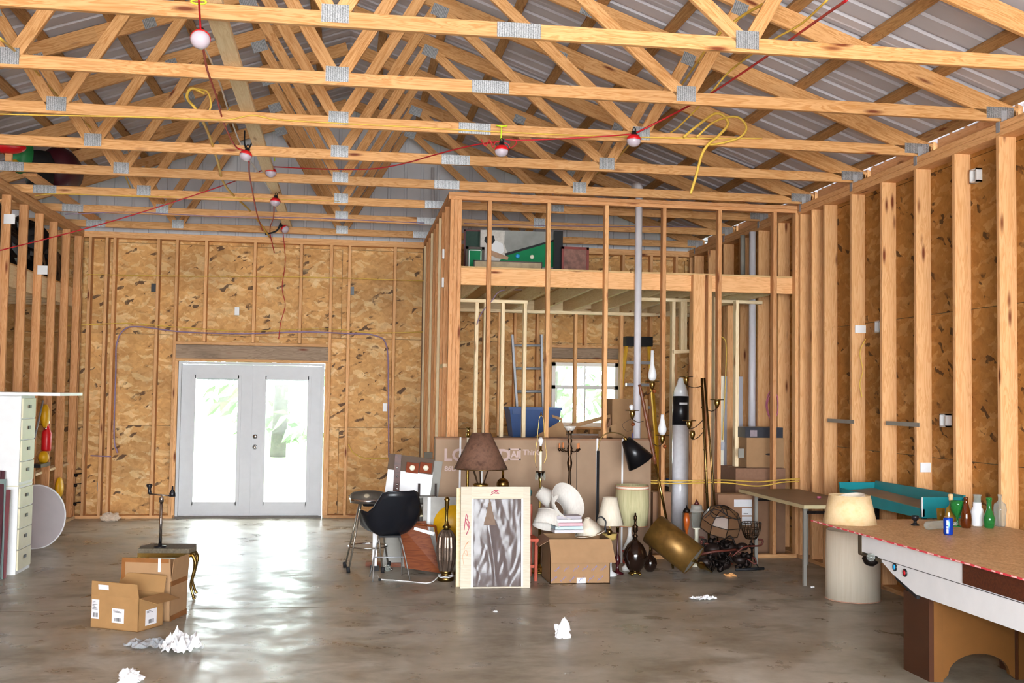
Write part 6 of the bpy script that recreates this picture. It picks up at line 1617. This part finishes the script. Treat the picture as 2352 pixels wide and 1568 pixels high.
for u, v, l in ((22, 503, 'white plate on the nearest left wall stud'), (98, 620, 'white plate on the fourth left wall stud')):
    q = ax(u, v, -3.52); k = round((q.y-11.93)/.61); y = 11.905+.61*k; q = at(u, v, y)
    B().bb((q.x-.055, y-.01, q.z-.05), (q.x+.055, y-.001, q.z+.05)).build('junction_box', WHITE, None, l, 'electrical box')
for u, v, l in ((1013, 583, 'small white tag high on the framed room side wall'), (1001, 648, 'white box on the framed room side wall below the small tag')):
    q = at(u, v, 11.73); B().bb((.978, 11.705, q.z-.05), (.9995, 11.75, q.z+.05)).build('outlet_box', WHITE, None, l, 'electrical box')
q = at(1700, 1040, 11.62); B().bb((q.x-.03, 11.58, q.z-.05), (q.x+.03, 11.6, q.z+.05)).build('outlet_box', GREYB, None, 'grey box on a stud of the framed room, left of the carton stack', 'electrical box')
q = at(1651, 1018, 11.6); B().bb((q.x-.03, 11.5, q.z-.07), (q.x+.03, 11.56, q.z+.02)).build('outlet_box', STEEL, None, 'grey metal box before the tall cream board', 'electrical box')

# ---- cables on the back wall and along the trusses
yw = YB-.16
cable('purple_cable', [at(270, 1040, yw), at(262, 1000, yw), at(266, 850, yw), at(268, 790, yw), at(285, 757, yw), at(320, 750, yw), at(420, 762, yw), at(560, 766, yw), at(700, 762, yw), at(800, 766, yw), at(860, 770, yw), at(888, 795, yw), at(892, 900, yw), at(893, 1050, yw)], .010, PURC, 'purple cable looping over the back doors down both sides')
cable('yellow_cable', [at(150, 748, yw), at(280, 742, yw), at(320, 744, yw), at(420, 752, yw), at(560, 760, yw), at(740, 755, yw), at(860, 764, yw), at(975, 762, yw)], .007, YELC, 'yellow cable running just above the purple one on the back wall')
cable('yellow_cable', [at(200, 630, yw), at(420, 634, yw), at(700, 636, yw), at(975, 645, yw)], .006, YELC, 'upper yellow cable across the back wall near the top')
cable('yellow_cable', [at(800, 1020, yw), at(812, 1040, yw), at(840, 1052, yw), at(890, 1052, yw)], .007, YELC, 'short yellow cable low on the back wall right of the doors')
cable('purple_cable', [at(208, 1046, yw), at(255, 1048, yw)], .009, PURC, 'short purple cable end low on the back wall at left')
def on_truss(pts, i, r, m, label, dz=0, name='yellow_cable'): return cable(name, [at(u, v, TY[i]-.012) for u, v in pts], r, m, label, n=6)
on_truss([(0, 262), (120, 265), (300, 268), (430, 272), (520, 275), (580, 265), (640, 275), (775, 283), (950, 292), (1088, 300), (1300, 310), (1470, 315), (1640, 318), (1750, 318)], 2, .006, YELC, 'long yellow cable stapled along the third roof truss')
on_truss([(150, 492), (300, 487), (500, 497), (700, 500), (975, 512)], 6, .006, PURC, 'purple cable along the seventh roof truss, left part', name='purple_cable')
on_truss([(1065, 513), (1250, 518), (1400, 520), (1600, 521)], 6, .006, PURC, 'purple cable along the seventh truss, right part', name='purple_cable')
on_truss([(80, 450), (130, 445), (300, 450), (560, 455), (780, 462)], 5, .005, YELC, 'thin yellow cable along the sixth roof truss')
cable('yellow_cable', [at(0, 88, 7), at(60, 140, 8), at(110, 195, 9.2), at(160, 250, 10.2), at(215, 300, 11.3), at(270, 370, 12.5), at(300, 432, 13.7)], .009, YELC, 'yellow cable descending across the left trusses')
cable('yellow_cable', [at(470, 215, 8.8), at(440, 203, 8.8), at(430, 225, 8.8), at(455, 258, 8.8), at(480, 310, 9.6), at(500, 370, 10.5), at(520, 430, 11.8), at(580, 490, 13.8), at(620, 545, 14.9)], .012, YELC, 'thick doubled yellow cable hanging in a loop left of centre')
cable('yellow_cable', [at(440, 203, 8.8), at(475, 210, 8.8), at(485, 240, 8.8), at(480, 262, 8.8), at(510, 268, 8.75), at(528, 250, 8.8)], .008, YELC, 'small loose yellow loop beside the lamp cord')
cable('yellow_cable', [at(1770, 0, 6.5), at(1700, 40, 6.9), at(1640, 90, 7.2), at(1590, 160, 7.8), at(1550, 215, 8.5), at(1490, 280, 9.3), at(1420, 360, 10.5), at(1370, 400, 11.6)], .010, YELC, 'pair of yellow cables sloping down from the top right', n=6)
cable('yellow_cable', [at(1900, 0, 6.6), at(1840, 55, 7.0), at(1770, 95, 7.4), at(1680, 160, 8.2), at(1640, 205, 8.4), at(1600, 250, 8.7), at(1560, 290, 8.9), at(1540, 305, 9.0)], .008, YELC, 'thin yellow cable right of the red cord at the ceiling', n=6)
cable('yellow_cable', [at(1570, 315, 8.68), at(1600, 290, 8.68), at(1640, 262, 8.68), at(1660, 265, 8.68), at(1672, 285, 8.68), at(1650, 312, 8.68), at(1628, 330, 8.65), at(1612, 355, 8.65), at(1600, 400, 8.65), at(1586, 445, 8.65)], .012, YELC, 'looped yellow cable end hanging under the right trusses')
cable('yellow_cable', [at(1600, 315, 8.67), at(1640, 280, 8.67), at(1690, 268, 8.67), at(1714, 290, 8.67), at(1700, 315, 8.67), at(1650, 330, 8.67), at(1625, 332, 8.66)], .010, YELC, 'second yellow loop crossing the right hanging cable')
for k, (v0, Y0, l) in enumerate(((1103, 11.2, 'upper yellow cable strung across the framed room studs'), (1109, 11.22, 'lower yellow cable strung across the framed room studs'))):
    cable('yellow_cable', [at(1490, v0, Y0), at(1560, v0+1, Y0), at(1660, v0-1, Y0), at(1740, v0+3+4*k, Y0), at(1800, v0-2, Y0), at(1850, v0-4, Y0)], .007, YELC, l)
cable('yellow_cable', [at(1630, 770, 12.0), at(1660, 775, 12.0), at(1668, 800, 12.0), at(1665, 900, 12.0), at(1660, 1010, 12.0)], .006, YELC, 'yellow cable dropping to the grey metal box in the framed room')
cable('pink_hose', [at(1780, 890, 11.6), at(1765, 905, 11.6), at(1760, 935, 11.6), at(1772, 965, 11.6), at(1785, 950, 11.6), at(1786, 915, 11.6), at(1776, 900, 11.6), at(1762, 930, 11.6), at(1776, 985, 11.6)], .007, mat('pink_tubing', '#b0607a', .5), 'coil of pink tubing hung inside the framed room', 'hose')
cable('purple_cable', [at(1200, 665, 12.2), at(1150, 668, 12.2), at(1130, 690, 12.2), at(1105, 720, 12.2), at(1095, 745, 12.2)], .006, PURC, 'purple cable under the deck at the framed room left')

# ---- string lights
def caged_light(u, v, Y, tilt, label, sc=1.0):
    q = at(u, v, Y)
    t = thing('work_light', q, label, 'lamp', None)
    a = V(tilt).normalized(); r = .055*sc
    B().lathe([(.02*sc, .05*sc), (.022*sc, .03*sc), (.03*sc, .02*sc), (r*.72, .012*sc)], q, a, 18).build('black_cap', BLACK, t)
    B().lathe([(r*.7, .018*sc), (r, -.005*sc), (r*1.03, -.015*sc), (r*.95, -.02*sc)], q, a, 22).build('red_collar', RED, t)
    B().lathe([(r*.98, -.012*sc), (r*1.0, -.03*sc), (r*.85, -.05*sc), (r*.5, -.066*sc), (0, -.072*sc)], q, a, 22).build('diffuser', DIFF, t)
    B().tube([q+a*(.045*sc)+V((.012*math.cos(k*PI/5), 0, .018+.016*math.sin(k*PI/5))) for k in range(10)], .004, 6, closed=True).build('hook', IRON, t)
    return q
L = []
L.append(caged_light(461, 86, 6.22, (-.05, .75, .8), 'nearest work light with its white dome facing the camera', 1.0))
L.append(caged_light(566, 352, 9.90, (.25, .1, 1), 'tilted work light on the white cord, left of the brace board'))
L.append(caged_light(622, 391, 11.1, (0, 0, 1), 'work light hung by a lime tie, just right of the tilted one'))
L.append(caged_light(1152, 340, 8.64, (0, 0, 1), 'work light hung by a lime tie at the centre of the picture'))
L.append(caged_light(1456, 316, 8.55, (.05, 0, 1), 'work light on the red cord right of centre', 1.05))
L.append(caged_light(633, 459, 12.3, (.1, 0, 1), 'small distant work light above the back wall'))
L.append(caged_light(652, 524, 14.7, (-.6, .3, .6), 'farthest work light, sideways over the back wall plate'))
cable('red_wire', [at(457, 0, 5.9), at(459, 40, 6.1), at(461, 72, 6.2)], .006, REDC, 'red cord from above to the nearest work light', 'cord')
cable('red_wire', [at(466, 105, 6.3), at(476, 160, 7.0), at(495, 215, 8.0), at(515, 285, 9.0), at(540, 335, 9.8), at(560, 345, 9.9)], .007, REDC, 'red cord from the nearest work light down to the tilted one', 'cord')
cable('white_wire', [at(455, 90, 6.5), at(480, 130, 7.3), at(508, 200, 8.4), at(520, 240, 8.9), at(548, 320, 9.8), at(575, 370, 10.5), at(600, 405, 11.5), at(625, 445, 12.3)], .007, OFFW, 'white cord running alongside the red one at the brace board', 'cord')
cable('red_wire', [at(1945, 0, 5.2), at(1880, 45, 5.8), at(1760, 130, 6.9), at(1640, 210, 7.8), at(1560, 255, 8.3), at(1462, 305, 8.5)], .008, REDC, 'bright red cord sloping down from the top right to a work light', 'cord', n=6)
cable('red_wire', [at(1450, 308, 8.5), at(1400, 312, 8.6), at(1300, 318, 8.66), at(1200, 322, 8.66), at(1160, 320, 8.66)], .006, REDC, 'red cord between the two work lights right of centre', 'cord')
cable('red_wire', [at(1145, 325, 8.66), at(1080, 335, 8.9), at(1000, 355, 9.3), at(930, 375, 9.8), at(850, 388, 10.2), at(740, 388, 10.8), at(628, 383, 11.1)], .006, REDC, 'red cord sagging across the centre of the picture', 'cord')
cable('red_wire', [at(618, 385, 11.1), at(560, 408, 11.6), at(500, 430, 11.9), at(380, 470, 12.0), at(250, 510, 11.8), at(120, 545, 11.5), at(0, 575, 11.0)], .006, REDC, 'red cord sloping down to the left picture edge', 'cord')
cable('red_wire', [at(572, 370, 9.95), at(573, 400, 10.6), at(580, 440, 11.6), at(590, 490, 13.0), at(603, 530, 14.6)], .007, REDC, 'red cord falling from the tilted work light', 'cord')
cable('red_wire', [at(630, 468, 12.3), at(628, 500, 13.2), at(620, 530, 14.7), at(630, 580, 15.0)], .006, REDC, 'red cord under the small distant work light', 'cord')
cable('red_wire', [at(650, 530, 14.7), at(655, 600, 15.05), at(648, 660, 15.05), at(655, 700, 15.05), at(645, 740, 15.05), at(640, 778, 15.05)], .005, REDC, 'dark red cord hanging down the back wall above the doors', 'cord')
cable('red_wire', [at(1105, 320, 8.66), at(1115, 335, 8.66), at(1125, 322, 8.66), at(1132, 338, 8.66), at(1140, 325, 8.66), at(1165, 330, 8.66), at(1172, 340, 8.66), at(1184, 332, 8.66), at(1186, 322, 8.66)], .005, REDC, 'bunched red cord loops around the central work light', 'cord')
for pts, Y, l in (([(1140, 290), (1165, 288)], 8.68, 'lime tie'), ([(1153, 290), (1152, 318)], 8.68, '')):
    pass
for (u, v, Y, l) in ((1152, 290, 8.66, 'lime green tie above the central work light'), (632, 345, 11.1, 'lime green tie above the work light near the brace board')):
    q = at(u, v, Y); t = thing('lime_tie', q, l, 'tie')
    B().tube([q+V((-.045, 0, .005)), q, q+V((.045, 0, .005))], .006, 6).build('tie_bow', LIME, t); B().tube([q, q+V((-.004, 0, -.11))], .005, 6).build('tie_strand', LIME, t)
q = at(456, 4, 6.0); B().tube([q+V((.04*math.cos(k*PI/8), 0, .012*math.sin(k*PI/8))) for k in range(16)], .005, 6, closed=True).build('lime_loop', LIME, None, 'lime green loop at the very top above the nearest work light', 'tie')
for u, v, Y, l in ((593, 335, 10.0, 'black bungee hook'),):
    cable('black_strap', [at(562, 300, 10.0), at(562, 330, 9.95), at(568, 345, 9.9), at(580, 325, 9.95), at(594, 300, 10.0)], .007, BLACKM, 'black strap holding the tilted work light to the brace board', 'strap')
cable('black_strap', [at(645, 512, 14.75), at(635, 530, 14.75), at(610, 538, 14.8)], .012, BLACKM, 'black strap at the farthest work light', 'strap')
